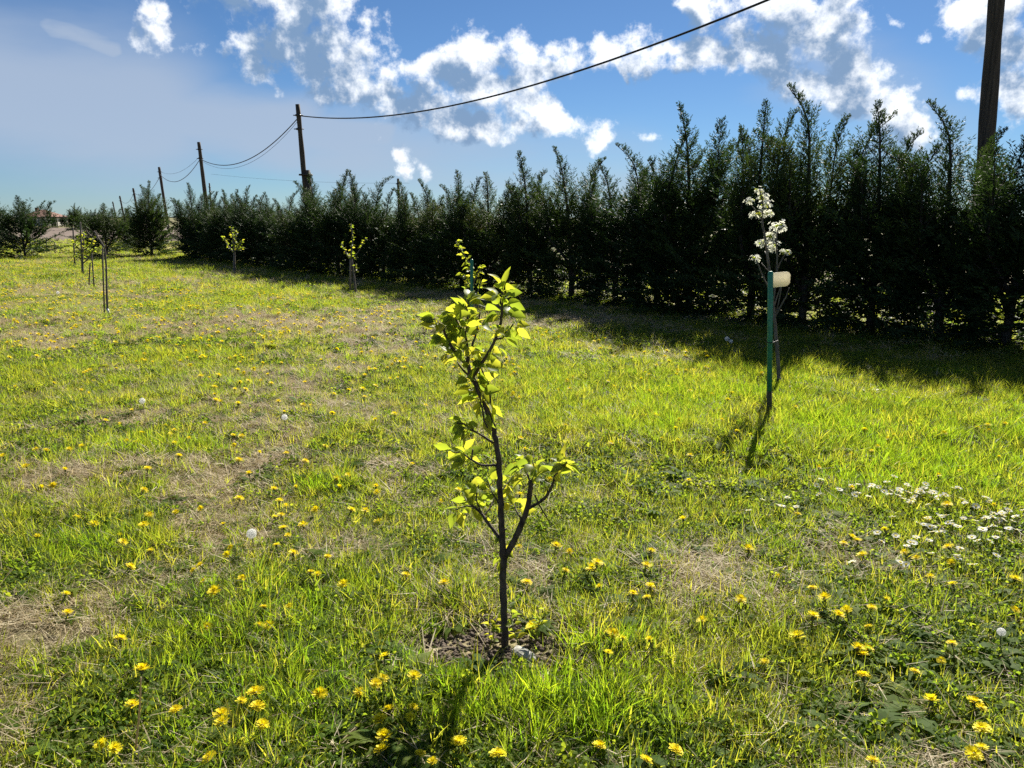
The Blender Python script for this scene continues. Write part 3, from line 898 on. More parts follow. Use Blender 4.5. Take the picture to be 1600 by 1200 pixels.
# splayed wood at the foot of the blossoming tree
b = G(1217, 604)
v, f = tube([at(1216, 588, b.y) - b, at(1229, 611, b.y - .05) - b], [.017, .014], 6)
tag(obj('wood_peg', mesh('wood_peg', v, f, M['stake_wood']), loc=b), 'short pale wooden peg leaning at the foot of the blossoming tree', 'peg')

small_tree('leafy_sapling', (740, 508),
    [([(741, 510), (739, 480), (738, 450), (736, 425), (731, 408), (722, 393), (712, 377)], 2.2, .8),
     ([(738, 450), (730, 440), (724, 428)], 1.2, .6), ([(738, 445), (746, 430), (751, 415)], 1.2, .6), ([(740, 470), (748, 452), (752, 440)], 1.1, .5), ([(739, 470), (729, 452), (730, 444)], 1.1, .5)],
    'slim sapling with small bright leaves behind the nearest young tree', leaf_pts=[(0, .42, 1, 36), (1, .3, 1, 14), (2, .3, 1, 14), (3, .4, 1, 10), (4, .4, 1, 9)], seed=8, leaf_size=2.5)
stake((737, 509), (737, 405), 5.0, M['stake_green'], 'green coated stake showing above the nearest young tree', dY=-.05)

small_tree('leafy_sapling', (555, 461),
    [([(556, 461), (553, 432), (550, 408), (549, 395), (551, 372), (548, 350)], 1.8, .7), ([(550, 408), (541, 396), (533, 380)], 1.2, .6), ([(551, 404), (562, 390), (572, 372)], 1.0, .5), ([(553, 428), (556, 420), (555, 414)], .8, .5)],
    'thin sapling with three upright leafy shoots before the hedge shadow', leaf_pts=[(0, .45, 1, 40), (1, .2, 1, 24), (2, .55, 1, 14), (3, .2, 1, 8)], seed=9, leaf_size=1.7)
stake((547, 461), (547, 405), 2.8, M['stake_wood'], 'dark thin stake left of the three-shoot sapling')
small_tree('leafy_sapling', (366, 429),
    [([(367, 429), (366, 412), (366, 396), (365, 380), (361, 355)], 2.4, .8), ([(366, 396), (355, 382), (350, 370)], 1.2, .5), ([(366, 394), (374, 384), (378, 376)], 1.2, .5), ([(366, 388), (368, 372), (370, 362)], 1.0, .5), ([(366, 392), (376, 390), (379, 386)], .8, .5)],
    'small round-headed sapling on a straight trunk near the hedge end', leaf_pts=[(0, .5, 1, 40), (1, .2, 1, 24), (2, .2, 1, 24), (3, .1, 1, 20), (4, .2, 1, 12)], seed=10, leaf_size=2.2)
stake((309, 406), (299, 358), 1.9, M['stake_wood'], 'leaning thin stake left of the round-headed sapling')
small_tree('leafy_sapling', (309, 407), [([(309, 407), (307, 396), (306, 386)], 1.0, .5)], 'tiny leafy sapling at the foot of the leaning stake', leaf_pts=[(0, .1, 1, 30)], seed=12, leaf_size=2.0)
small_tree('leafy_sapling', (130, 432),
    [([(130, 432), (129, 412), (129, 395), (131, 378), (130, 364)], 1.6, .7), ([(129, 395), (120, 385), (116, 376)], 1.0, .5), ([(130, 392), (142, 382), (146, 372)], 1.0, .5), ([(131, 385), (124, 372), (124, 366)], 1.0, .5), ([(130, 411), (138, 404), (144, 394), (148, 388)], 1.0, .5), ([(129, 408), (123, 402), (119, 397)], .8, .5)],
    'leafy sapling on the left tied to a tall pale stake', leaf_pts=[(0, .4, 1, 40), (1, .2, 1, 26), (2, .2, 1, 26), (3, .1, 1, 24), (4, .4, 1, 20), (5, .3, 1, 12)], seed=13, leaf_size=2.4)
stake((128.5, 432), (125.5, 347), 2.4, M['stake_wood'], 'tall pale stake behind the leafy sapling on the left')
stake((117, 419), (114, 355), 2.2, M['stake_wood'], 'leftmost tall stake, left of the leafy sapling')
stake((138, 449), (141, 410), 2.0, M['bark_dark'], 'short dark stick right of the leafy sapling')
stake((147, 453), (143.5, 396), 2.0, M['stake_wood'], 'thin upright stick between the leafy sapling and the bare trunk')
stake((163, 495), (160, 386), 2.4, M['stake_wood'], 'grey stake on the left side of the bare trunk')
small_tree('bare_sapling', (168, 496), [([(169, 497), (167, 460), (166, 420), (164, 390), (162, 384), (154, 372), (147, 361)], 1.6, 1.0), ([(164, 388), (165, 383)], 1.2, .8)],
    'bare grey sapling trunk bent to the left at its top', seed=14)
b = G(169, 496)
v, f = tube([Vector((0, 0, -.02)), Vector((.01, 0, .07)), Vector((.0, 0, .12))], [.026, .021, .018], 9)
tag(obj('trunk_guard', mesh('trunk_guard', v, f, M['guard']), loc=b), 'white guard round the foot of the bare sapling', 'guard')
for (px, by, ty, lab) in ((73, 398, 372, 'thin dark stick under the right side of the wide bushy cypress'), (86, 399, 378, 'thin bent stick before the ploughed field'), (207, 392, 372, 'pale short post between the bushy cypress and the slim one')):
    stake((px, by), (px - .7, ty), 1.4, M['stake_wood'], lab)

# ------------------------------------------------------------------ far things on the left
def wire_fence():
    Y = 112.0
    x0, x1 = at(-260, 340, Y).x, at(330, 340, Y).x
    root = empty('pipe_fence', (x0, Y, 0))
    n = 22
    for i in range(n + 1):
        x = (x1 - x0) * i / n
        v, f = tube([Vector((x, 0, -.1)), Vector((x, 0, 1.62))], [.055, .05], 6)
        obj('post', mesh('post', v, f, M['stake_wood']), root)
    v, f = tube([Vector(((x1 - x0) * k / 40, 0, 1.56 - .05 * (1 - abs((k % 4) - 2) / 2))) for k in range(41)], [.075] * 41, 6)
    obj('rail', mesh('rail', v, f, M['metal_dark']), root)
    tag(root, 'long dark horizontal rail on posts along the far horizon', 'fence')
wire_fence()

def house():
    Y = 150.0
    xl, xr = at(28, 340, Y).x, at(76, 340, Y).x
    w, d, hw = (xr - xl) * .86, 7.0, H + .1
    root = empty('house', ((xl + xr) / 2, Y, 0))
    v, f = boxgeo((0, d / 2, hw / 2), (w, d, hw)); obj('wall', mesh('wall', v, f, M['wall'], smooth=False), root)
    ov = w * .08; top = at(50, 327, Y).z
    e = hw
    v = [(-w / 2 - ov, -ov * 1.0, e), (w / 2 + ov, -ov, e), (w / 2 + ov, d + ov, e), (-w / 2 - ov, d + ov, e), (-w * .12, d / 2, top), (w * .02, d / 2, top),
         (-w / 2 - ov, -ov, e - .12), (w / 2 + ov, -ov, e - .12), (w / 2 + ov, d + ov, e - .12), (-w / 2 - ov, d + ov, e - .12)]
    f = [(0, 1, 5, 4), (1, 2, 5), (2, 3, 4, 5), (3, 0, 4), (6, 7, 1, 0), (7, 8, 2, 1), (8, 9, 3, 2), (9, 6, 0, 3), (9, 8, 7, 6)]
    ro = obj('roof', mesh('roof', v, f, M['roof'], smooth=False), root)
    v, f = boxgeo((-w * .2, d * .45, top - .1), (.5, .5, .9)); obj('chimney', mesh('chimney', v, f, M['roof'], smooth=False), ro)
    for k in range(3):
        v, f = boxgeo((-w * .3 + k * w * .3, -.02, hw * .5), (.9, .1, .8)); wi = obj('window', mesh('window', v, f, M['wall'], smooth=False), root)
        v, f = boxgeo((-w * .3 + k * w * .3, -.06, hw * .5), (.74, .06, .64)); obj('pane', mesh('pane', v, f, M['glass'], smooth=False), wi)
    tag(root, 'far low house with a hipped red tiled roof on the horizon', 'house')
house()

for i, (px, ty, Y, v, sx, lab) in enumerate(((115, 317, 90, 1, 1.0, 'dense dark far tree, tallest on the left horizon'), (126, 324, 92, 3, 1.2, 'dark far tree right of the tallest one on the horizon'),
        (147, 326, 95, 0, 1.7, 'broad dark far tree rising behind the bushy cypress'), (160, 328, 96, 2, 1.5, 'broad far tree behind the tip of the bushy cypress'), (99, 334, 130, 4, 1.4, 'small pale far tree left of the tallest horizon tree'),
        (83, 335, 118, 1, 1.0, 'small far tree beside the far house roof'))):
    p = at(px, 340, Y); h = at(px, ty, Y).z
    place_cypress(CYP[v], (p.x, Y, 0), h, i * 1.3, lab, 'far trees on the left horizon', sxy=sx, name='far_tree')

# ------------------------------------------------------------------ grass, straw and weeds
def blades(n, rad, h, w, lean, rr, seg=3, droop=.5):
    """n blades in a tuft -> one mesh"""
    V, Fq, Ft = [], [], []
    for i in range(n):
        an = rr.uniform(0, 6.283); q = rad * math.sqrt(rr.random())
        b = np.array([math.cos(an) * q, math.sin(an) * q, -.008])
        hh = h * rr.uniform(.55, 1.15); ww = w * rr.uniform(.7, 1.25)
        da = an + rr.gauss(0, .9); ln = abs(rr.gauss(lean, lean * .5))
        d = np.array([math.cos(da), math.sin(da), 0]); side = np.array([-math.sin(da + rr.gauss(0, .7)), math.cos(da + rr.gauss(0, .7)), 0])
        o = len(V)
        for s in range(seg):
            t = s / seg
            c = b + d * ln * hh * (t * .6 + droop * t * t) + np.array([0, 0, hh * (t - droop * .35 * ln * t * t)])
            k = ww / 2 * (1 - t ** 1.6 * .75)
            V += [c - side * k, c + side * k]
        V.append(b + d * ln * hh * (.6 + droop) + np.array([0, 0, hh * (1 - droop * .35 * ln)]))
        for s in range(seg - 1): Fq.append((o + 2 * s, o + 2 * s + 1, o + 2 * s + 3, o + 2 * s + 2))
        Ft.append((o + 2 * (seg - 1), o + 2 * (seg - 1) + 1, o + 2 * seg))
    return V, Fq + Ft

def ovate(p, d, L, W, nrm_up, rr):
    d = Vector(d).normalized(); s = d.cross(Vector((rr.gauss(0, .8), rr.gauss(0, .8), 1))).normalized(); n = s.cross(d)
    p = Vector(p); v = [p]
    for t, w in ((.35, .5), (.7, .42)):
        c = p + d * L * t + n * (L * .12 * math.sin(t * 3.1))
        v += [c - s * W * w + n * W * .15, c + s * W * w + n * W * .15]
    v.append(p + d * L - n * L * .06)
    return v, [(0, 1, 2), (1, 3, 4, 2), (3, 5, 4)]

def dandelion_leaf(p, an, L, rr):
    d = Vector((math.cos(an), math.sin(an), 0)); s = Vector((-d.y, d.x, 0)); v, f = [], []
    n = 9
    rise = rr.uniform(.25, .7)
    for i in range(n):
        t = i / (n - 1); w = L * .15 * math.sin(min(1, t * 1.08 + .08) * 3.0) * (1.0 if i % 2 else .5) + .002
        c = Vector(p) + d * L * t + Vector((0, 0, L * (rise * t - rise * .95 * t * t) + .004))
        v += [c - s * w, c + s * w + Vector((0, 0, w * .2))]
        if i: f.append((2 * i - 2, 2 * i - 1, 2 * i + 1, 2 * i))
    return v, f

proto_cols = {}
def proto(kind, meshes):
    c = bpy.data.collections.new('source_' + kind)
    for i, me in enumerate(meshes):
        o = bpy.data.objects.new(f'{kind}_{i:02d}', me); c.objects.link(o)
    proto_cols[kind] = c
rr = random.Random(21)
proto('a_grass', [mesh('grass_tuft', *blades(26, .05, .055 + .012 * k, .0042, .75, rr), M['grass'], smooth=False) for k in range(5)])
proto('b_lush', [mesh('lush_tuft', *blades(30, .05, .12 + .02 * k, .0050, .55, rr, seg=4), M['lush'], smooth=False) for k in range(4)])
def straw_tuft(k):
    V, Fc = blades(20, .06, .055, .0034, 2.0, rr, droop=.25)
    V2, F2 = [], []
    for i in range(12):     # flat lying blades
        an = rr.uniform(0, 6.28); L = rr.uniform(.05, .12); c = np.array([rr.gauss(0, .04), rr.gauss(0, .04), rr.uniform(.004, .03)])
        d = np.array([math.cos(an), math.sin(an), rr.gauss(0, .22)]); s = np.array([-d[1], d[0], rr.gauss(0, .3)]) * .0019
        o = len(V) + len(V2); V2 += [c - s, c + s, c + d * L + s * .3, c + d * L - s * .3]; F2.append((o, o + 1, o + 2, o + 3))
    return mesh('straw_tuft', V + V2, Fc + F2, M['straw'], smooth=False)
proto('c_straw', [straw_tuft(k) for k in range(4)])
def weed_tuft(k):
    parts = []
    if k < 3:
        for i in range(36):
            a = rr.uniform(0, 6.28); q = .065 * math.sqrt(rr.random()); z = rr.uniform(.008, .05)
            p = (math.cos(a) * q, math.sin(a) * q, z); b = rr.uniform(0, 6.28)
            parts.append(ovate(p, (math.cos(b), math.sin(b), rr.gauss(.25, .5)), rr.uniform(.013, .027), rr.uniform(.010, .017), True, rr))
    else:
        n = 10 + k
        for i in range(n): parts.append(dandelion_leaf((0, 0, 0), i * 2.4 + rr.gauss(0, .2), rr.uniform(.07, .14), rr))
    v, f = merge(parts)
    return mesh('weed_tuft', v, f, M['weed'], smooth=False)
proto('d_weed', [weed_tuft(k) for k in range(6)])

def gn_scatter(name, kind, pts, rot, scale, index, label, cat):
    me = bpy.data.meshes.new(name)
    n = len(pts)
    me.vertices.add(n); me.vertices.foreach_set('co', np.asarray(pts, np.float32).ravel())
    a = me.attributes.new('rot', 'FLOAT_VECTOR', 'POINT'); a.data.foreach_set('vector', np.asarray(rot, np.float32).ravel())
    a = me.attributes.new('siz', 'FLOAT', 'POINT'); a.data.foreach_set('value', np.asarray(scale, np.float32))
    a = me.attributes.new('idx', 'INT', 'POINT'); a.data.foreach_set('value', np.asarray(index, np.int32))
    me.update()
    o = obj(name, me)
    ng = bpy.data.node_groups.new(name + '_nodes', 'GeometryNodeTree')
    ng.interface.new_socket('Geometry', in_out='INPUT', socket_type='NodeSocketGeometry')
    ng.interface.new_socket('Geometry', in_out='OUTPUT', socket_type='NodeSocketGeometry')
    N, L = ng.nodes, ng.links
    gi, go = N.new('NodeGroupInput'), N.new('NodeGroupOutput')
    ci = N.new('GeometryNodeCollectionInfo'); ci.inputs['Collection'].default_value = proto_cols[kind]
    ci.inputs['Separate Children'].default_value = True; ci.inputs['Reset Children'].default_value = True
    ip = N.new('GeometryNodeInstanceOnPoints'); ip.inputs['Pick Instance'].default_value = True
    def attr(nm, ty):
        q = N.new('GeometryNodeInputNamedAttribute'); q.data_type = ty; q.inputs['Name'].default_value = nm; return q.outputs['Attribute']
    L.new(gi.outputs[0], ip.inputs['Points']); L.new(ci.outputs[0], ip.inputs['Instance'])
    e2r = N.new('FunctionNodeEulerToRotation'); L.new(attr('rot', 'FLOAT_VECTOR'), e2r.inputs[0]); L.new(e2r.outputs[0], ip.inputs['Rotation'])
    L.new(attr('siz', 'FLOAT'), ip.inputs['Scale']); L.new(attr('idx', 'INT'), ip.inputs['Instance Index'])
    L.new(ip.outputs[0], go.inputs[0])
    md = o.modifiers.new('scatter', 'NODES'); md.node_group = ng
    tag(o, label, cat, kind='stuff')
    return o

def scatter_points(y0, y1, dens, margin=1.2):
    """random points in the wedge the camera sees (and a good step to either side)"""
    hw = lambda y: .70 * y + margin
    A = (y1 - y0) * 2 * hw(y1)
    n = int(A * dens)
    y = rng.uniform(y0, y1, n); x = rng.uniform(-hw(y1), hw(y1), n)
    k = np.abs(x) < (.70 * y + margin)
    return x[k], y[k]

def bump(x, y, px, py, r, ry=None):
    g = G(px, py); return np.exp(-(((x - g.x) / r) ** 2 + ((y - g.y) / (ry or r)) ** 2))

def fields(x, y):
    """how dry, how lush and how weedy the lawn is at a place"""
    dry = (vnoise(x, y, 1.9, 41, 4) - .5) * 1.7 + (vnoise(x, y, .40, 47, 3) - .5) * 2.0
    lush = (vnoise(x, y, 1.1, 61, 3) - .5) * 3.0 + (vnoise(x, y, .3, 67, 2) - .5) * 1.8 - .35
    weed = (vnoise(x, y, .9, 81, 3) - .5) * 3.2 + (vnoise(x, y, .25, 83, 2) - .5) * 1.4
    for (px, py, r, ry, w) in ((330, 740, .8, .45, 1.1), (520, 505, 3.2, 2.2, 1.2), (250, 455, 4.5, 3.5, .7), (830, 570, 1.3, 1.0, .9), (1180, 880, .55, .5, .9), (1200, 1060, .35, .25, .6),
                               (1130, 690, .7, .6, .8), (40, 1010, .30, .22, 1.2), (330, 870, .35, .3, .7), (720, 480, 1.5, 2.0, .4), (1330, 900, .6, .5, .5), (480, 640, 1.2, .8, .5), (700, 800, .8, .7, .5),
                               (150, 820, .4, .3, .5), (1020, 900, .5, .4, .5)):
        dry = dry + bump(x, y, px, py, r, ry) * w * .55
    for (px, py, r, ry, w) in ((1420, 650, 2.2, 1.6, 1.1), (1560, 720, 1.1, .9, 1.0), (1190, 575, .35, .3, 2.2), (508, 757, .17, .15, 2.6), (140, 860, .30, .25, 2.2), (200, 700, .5, .35, 1.2), (790, 1130, .20, .14, 2.6),
                               (905, 1120, .22, .16, 1.8), (520, 930, .35, .25, 1.3), (1010, 590, 2.0, 1.5, .9), (30, 620, 1.0, 1.0, .9), (960, 1010, .2, .2, 1.6), (420, 1000, .25, .3, .8), (1130, 730, .2, .2, 1.2), (760, 950, .3, .2, .6), (400, 560, 1.0, .6, .7)):
        lush = lush + bump(x, y, px, py, r, ry) * w; dry = dry - bump(x, y, px, py, r, ry) * w * .9
    for (px, py, r, ry, w) in ((300, 1080, .6, .3, 1.2), (1450, 1080, .5, .3, 1.5), (620, 1080, .45, .3, 1.5), (60, 900, .5, .35, 1.2), (1380, 960, .5, .4, .9), (820, 1150, .5, .2, .8)):
        weed = weed + bump(x, y, px, py, r, ry) * w; dry = dry - bump(x, y, px, py, r, ry) * w * .8
    return dry, lush, weed

def bare(x, y):
    """bare earth round the foot of the nearest young tree"""
    b = np.exp(-(((x - NEAR_BASE.x) / .40) ** 2 + ((y - NEAR_BASE.y - .01) / .24) ** 2) ** 1.5)
    b = np.maximum(b, .9 * np.exp(-(((x - G(40, 1000).x) / .22) ** 2 + ((y - G(40, 1000).y) / .08) ** 2)))
    b = np.maximum(b, .6 * np.exp(-(((x - G(300, 1020).x) / .15) ** 2 + ((y - G(300, 1020).y) / .05) ** 2)))
    return b * (.65 + .7 * vnoise(x, y, .07, 99, 2))

acc = {k: [[], [], [], []] for k in proto_cols}
def put(kind, x, y, sc, nvar, sel, tilt=.12, zoff=0.0):
    x, y, sc = x[sel], y[sel], sc[sel]; n = len(x)
    a = acc[kind]
    a[0].append(np.stack([x, y, gz(x, y) + zoff], -1)); a[1].append(np.stack([rng.normal(0, tilt, n), rng.normal(0, tilt, n), rng.uniform(0, 6.283, n)], -1))
    a[2].append(sc); a[3].append(rng.integers(0, nvar, n))
for (y0, y1, dens, sbase) in ((1.25, 4.0, 900, .85), (4.0, 8.0, 520, 1.0), (8.0, 16.0, 210, 1.25), (16.0, 30.0, 75, 1.7), (30.0, 52.0, 26, 2.3)):
    x, y = scatter_points(y0, y1, dens)
    n = len(x)
    dry, lush, weed = fields(x, y); br = bare(x, y)
    hd = (x - HA.x) * hnorm.x + (y - HA.y) * hnorm.y
    lush = lush + 1.6 * np.exp(-((hd + .1) / .55) ** 2)
    keep = rng.random(n) > np.clip(br * 1.25, 0, .97)
    if y0 > 8:       # only what the hedge leaves open or what shows between its trunks
        side_ = (x - HA.x) * hnorm.x + (y - HA.y) * hnorm.y
        keep &= side_ < 6.0
    sc = sbase * rng.uniform(.75, 1.3, n)
    u = rng.random(n)
    p_straw = np.clip(.33 + dry * .6, .13, .85)
    is_straw = u < p_straw
    u2 = rng.random(n)
    is_lush = (~is_straw) & (u2 < np.clip(.08 + lush * .36, .015, .75))
    is_weed = (~is_straw) & (~is_lush) & (rng.random(n) < np.clip(.26 + weed * .34, .08, .58))
    is_grass = ~(is_straw | is_lush | is_weed)
    put('c_straw', x, y, sc, 4, keep & is_straw)
    put('b_lush', x, y, sc * np.clip(.44 + lush * .16, .36, .85) * (1.0 if y0 < 16 else .8), 4, keep & is_lush)
    put('d_weed', x, y, sc, 6, keep & is_weed)
    put('a_grass', x, y, sc * np.clip(1.0 + lush * .2 - dry * .15, .65, 1.35), 5, keep & is_grass)
for kind, name, label, cat in (('a_grass', 'grass', 'short green grass of the mown meadow', 'grass'), ('b_lush', 'tall_grass', 'taller bright green grass growing in clumps and patches', 'grass'),
                               ('c_straw', 'dry_grass', 'matted pale dry grass between the green patches', 'dry grass'), ('d_weed', 'ground_cover', 'low broad-leaved weeds and leaf rosettes in the grass', 'ground cover')):
    a = acc[kind]
    gn_scatter(name, kind, np.concatenate(a[0]), np.concatenate(a[1]), np.concatenate(a[2]), np.concatenate(a[3]), label, cat)

# ------------------------------------------------------------------ soil, stone and dry stalks round the nearest tree
def soil_patch():
    V, Fc = [], []
    rr = random.Random(5)
    for i in range(1500):
        a = rr.uniform(0, 6.28); q = math.sqrt(rr.random())
        x = NEAR_BASE.x + math.cos(a) * q * .42; y = NEAR_BASE.y + math.sin(a) * q * .25
        s = rr.uniform(.004, .017); z = float(gz(x, y)) + s * .2
        o = len(V)
        for d in ((1, 0, 0), (-1, 0, 0), (0, 1, 0), (0, -1, 0), (0, 0, 1), (0, 0, -1)):
            V.append((x + d[0] * s * rr.uniform(.6, 1.3), y + d[1] * s * rr.uniform(.6, 1.3), z + d[2] * s * rr.uniform(.5, .9)))
        for t in ((0, 2, 4), (2, 1, 4), (1, 3, 4), (3, 0, 4), (2, 0, 5), (1, 2, 5), (3, 1, 5), (0, 3, 5)): Fc.append(tuple(o + k for k in t))
    tag(obj('loose_soil', mesh('loose_soil', V, Fc, M['soil'])), 'crumbly bare soil round the foot of the nearest young tree', 'soil', kind='stuff')
soil_patch()
def stone():
    p = G(818, 1034)
    rr = random.Random(2); v, f = [], []
    n, m_ = 12, 7
    for j in range(m_ + 1):
        th = math.pi * j / m_
        for i in range(n):
            a = 2 * math.pi * i / n; k = 1 + rr.uniform(-.12, .12)
            sx = math.copysign(abs(math.cos(a)) ** .7, math.cos(a)); sy = math.copysign(abs(math.sin(a)) ** .7, math.sin(a))
            v.append((sx * math.sin(th) * .043 * k, sy * math.sin(th) * .022 * k, math.cos(th) * .017 * k + .012))
    for j in range(m_):
        for i in range(n): f.append((j * n + i, j * n + (i + 1) % n, (j + 1) * n + (i + 1) % n, (j + 1) * n + i))
    o = obj('stone', mesh('stone', v, f, M['stone'], smooth=False), loc=p); o.rotation_euler = (.1, .25, -.5)
    tag(o, 'pale flat stone lying against the foot of the nearest trunk', 'stone')
stone()
def stalk(a_px, b_px, label, up=None, r=.0028):
    a = G(*a_px); 
    b = at(b_px[0], b_px[1], a.y) if up else G(*b_px) + Vector((0, 0, .03))
    if not up: a = a + Vector((0, 0, .025))
    m_ = a.lerp(b, .5) + Vector((.004, .004, .012))
    sp, sr = smooth_path([Vector((0, 0, 0)), m_ - a, b - a], [r, r * .9, r * .6], 5)
    v, f = tube(sp, sr, 6)
    tag(obj('dry_stalk', mesh('dry_stalk', v, f, M['straw']), loc=a), label, 'stalk', 'single dry stalks')
stalk((210, 1182), (220, 1058), 'pale dry stalk standing upright at the lower left', up=True, r=.0032)
stalk((470, 1062), (552, 1083), 'dry stalk lying flat left of the nearest trunk', r=.0035)
stalk((530, 1180), (590, 1137), 'dry stalk lying beside the dandelion cluster at the bottom', r=.003)
stalk((552, 995), (588, 1013), 'short pale stalk lying in the grass left of the bare soil', r=.003)
stalk((770, 1095), (640, 1075), 'thin pale stalk lying across the bare soil', r=.0022)
def hay_heap():
    p = G(712, 955)
    V, Fc = blades(150, .075, .085, .0032, 1.5, random.Random(6), droop=.7)
    tag(obj('withered_clump', mesh('withered_clump', V, Fc, M['straw'], smooth=False), loc=p), 'small heap of withered brown grass behind the nearest trunk', 'grass clump')
hay_heap()
def shoots():
    """suckers at the foot of the nearest tree"""
    rr = random.Random(12)
    for (px, py, hgt, lab) in ((772, 1020, .11, 'leafy sucker shoot on the left of the nearest trunk foot'), (812, 1015, .15, 'leafy sucker shoot on the right of the nearest trunk foot'), (835, 1012, .13, 'outer leafy shoot right of the nearest trunk foot')):
        p = G(px, py); root = empty('sucker_shoot', p)
        for k in range(2):
            d = Vector((rr.uniform(-.35, .35), rr.uniform(-.3, .3), 1)).normalized()
            sp, sr = smooth_path([Vector((0, 0, -.01)), d * hgt * .5, d * hgt * rr.uniform(.8, 1.0) + Vector((.01, 0, 0))], [.002, .0015, .001], 4)
            v, f = tube(sp, sr, 5); o = obj('stem', mesh('stem', v, f, M['stem_green']), root)
            for i in range(9):
                q = sp[2 + int((len(sp) - 3) * i / 8)]; an = rr.uniform(0, 6.28)
                add_leaf(o, q, Vector((math.cos(an), math.sin(an), rr.uniform(0, .8))), rr.uniform(.7, 1.1), lib=SMALL)
        tag(root, lab, 'plant', 'suckers at the nearest trunk')
shoots()

# ------------------------------------------------------------------ dandelions, seed heads, daisies
def flower_head(seed, R0=.023, cup=.25, half=False):
    rr = random.Random(seed); v, f = [], []
    for ring, (n, r, z, tilt) in enumerate(((22, R0, .002, .10 + cup * .5), (18, R0 * .82, .005, .35 + cup), (14, R0 * .58, .007, .7 + cup), (8, R0 * .35, .008, 1.1))):
        for k in range(n):
            an = 2 * math.pi * (k + rr.uniform(-.35, .35)) / n; tl = tilt + rr.gauss(0, .12); L = r * rr.uniform(.85, 1.1)
            d = Vector((math.cos(an) * math.cos(tl), math.sin(an) * math.cos(tl), math.sin(tl))); s = Vector((-math.sin(an), math.cos(an), 0)); w = .0026
            b = Vector((math.cos(an) * .003, math.sin(an) * .003, z)); o = len(v)
            v += [b - s * w * .5, b + s * w * .5, b + d * L + s * w, b + d * L * 1.02 - s * w]; f.append((o, o + 1, o + 2, o + 3))
    return v, f
def calyx():
    return tube([Vector((0, 0, -.012)), Vector((0, 0, -.006)), Vector((0, 0, .003))], [.0025, .0058, .0062], 8)
HEADS = [mesh('flower_head', *flower_head(s, .021 + .002 * (s % 3), .1 + .18 * (s % 4)), M['petal_yellow'], smooth=False) for s in range(6)]
CALYX = mesh('calyx', *calyx(), M['stem_green'])
STEMS = []
for s in range(3):
    rr = random.Random(70 + s)
    sp, sr = smooth_path([Vector((rr.uniform(-.015, .015), rr.uniform(-.015, .015), -1.0)), Vector((rr.uniform(-.008, .008), rr.uniform(-.008, .008), -.5)), Vector((0, 0, -.008))], [.0026, .0024, .0022], 4)
    STEMS.append((sp, sr))
stem_cache = {}
def stem_mesh(i, hgt):
    hgt = round(hgt * 100) / 100
    if (i, hgt) not in stem_cache:
        sp, sr = STEMS[i]
        v, f = tube([Vector((p.x, p.y, p.z * hgt)) for p in sp], sr, 6)
        stem_cache[(i, hgt)] = mesh('stem', v, f, M['stem_green'])
    return stem_cache[(i, hgt)]
def whole_mesh(i):
    me = bpy.data.meshes.new('dandelion')
    v, f = [], []; mi = []
    for (vv, ff), m_ in ((flower_head(200 + i, .022, .12 + .15 * (i % 3)), 0), (calyx(), 1), (tube([Vector((.004, 0, -.06)), Vector((0, 0, -.008))], [.0024, .0022], 5), 1)):
        o = len(v); v += [tuple(q) for q in vv]; f += [tuple(k + o for k in q) for q in ff]; mi += [m_] * len(ff)
    me.from_pydata(v, [], f); me.materials.append(M['petal_yellow']); me.materials.append(M['stem_green'])
    me.polygons.foreach_set('material_index', mi); me.update()
    return me
WHOLE = [whole_mesh(i) for i in range(4)]

dand_px = """119,803 146,819 60,843 233,805 225,822 187,836 192,848 235,862 203,885 313,883 303,892 319,910 378,906 335,925 349,819 443,827 450,840 474,823 432,853 458,865 360,855 355,867
103,928 106,958 323,979 412,948 452,948 404,977 419,978 188,998 222,1048 207,1103 275,1111 377,1096 399,1082 402,1104 346,1118 347,1131 158,1163 179,1171 327,1182 410,1133 498,1083
512,871 485,895 496,898 537,914 634,901 694,915 811,855 869,855 890,862 823,911 884,893 923,889 937,916 833,981 601,1029 598,1062 587,1069 647,1059 503,1083 561,1082 608,1109 594,1125 644,1108
641,1120 600,1151 597,1173 656,1177 716,1158 676,1189 778,1178 936,1167 1017,864 922,892 933,882 1010,883 989,930 1016,919 1011,932 1157,935 1216,903 1269,920 1288,941 1170,858 1097,970
957,993 973,1000 1015,1004 950,1023 1246,992 1270,964 1309,966 1323,959 1362,954 1385,941 1357,980 1340,1010 1349,1020 1356,1012 1349,1053 1195,1034 1347,867 1413,865 1431,876 1486,881 1453,903
1488,916 1586,905 1585,954 1488,1002 1471,1027 1429,1050 1455,1097 1522,1099 1532,1108 1534,1141 1534,1169 1521,1179 1364,1191 1009,1186 1056,1171
187,662 259,667 272,673 273,695 296,688 72,703 128,698 169,699 41,731 102,735 230,731 84,759 64,761 225,768 374,780 447,708 364,682 378,683 389,740 4,710 405,705
1130,707 1188,711 1228,690 1173,680 1152,673 1128,659 1124,644 1137,622 1179,632 1243,636 1182,650 1263,665 1381,645 1433,652 1423,659 1462,637 1351,670 1397,679 1388,686 1475,677 1462,673
1371,698 1362,706 1331,710 1442,719 1466,744 1500,738 1527,668 1545,673 1544,663 1561,714 1570,663 1279,731 1330,764 1246,804 1554,790 1480,791 1448,811 1382,830 1330,843 1339,848 1318,850 1169,858 1482,855"""
dand = [tuple(map(float, q.split(','))) for q in dand_px.split()]
rr = random.Random(44)
while len(dand) < 300:      # the nearer part of the flowers scattered over the middle of the meadow
    x, y = rr.uniform(0, 1150), 560 + 260 * rr.random() ** 1.5
    g = G(x, y)
    if float(vnoise(g.x, g.y, 1.4, 15, 3)) + rr.uniform(-.12, .12) < .5: continue
    if abs(x - 775) < 30 and y > 600: continue
    dand.append((x, y))
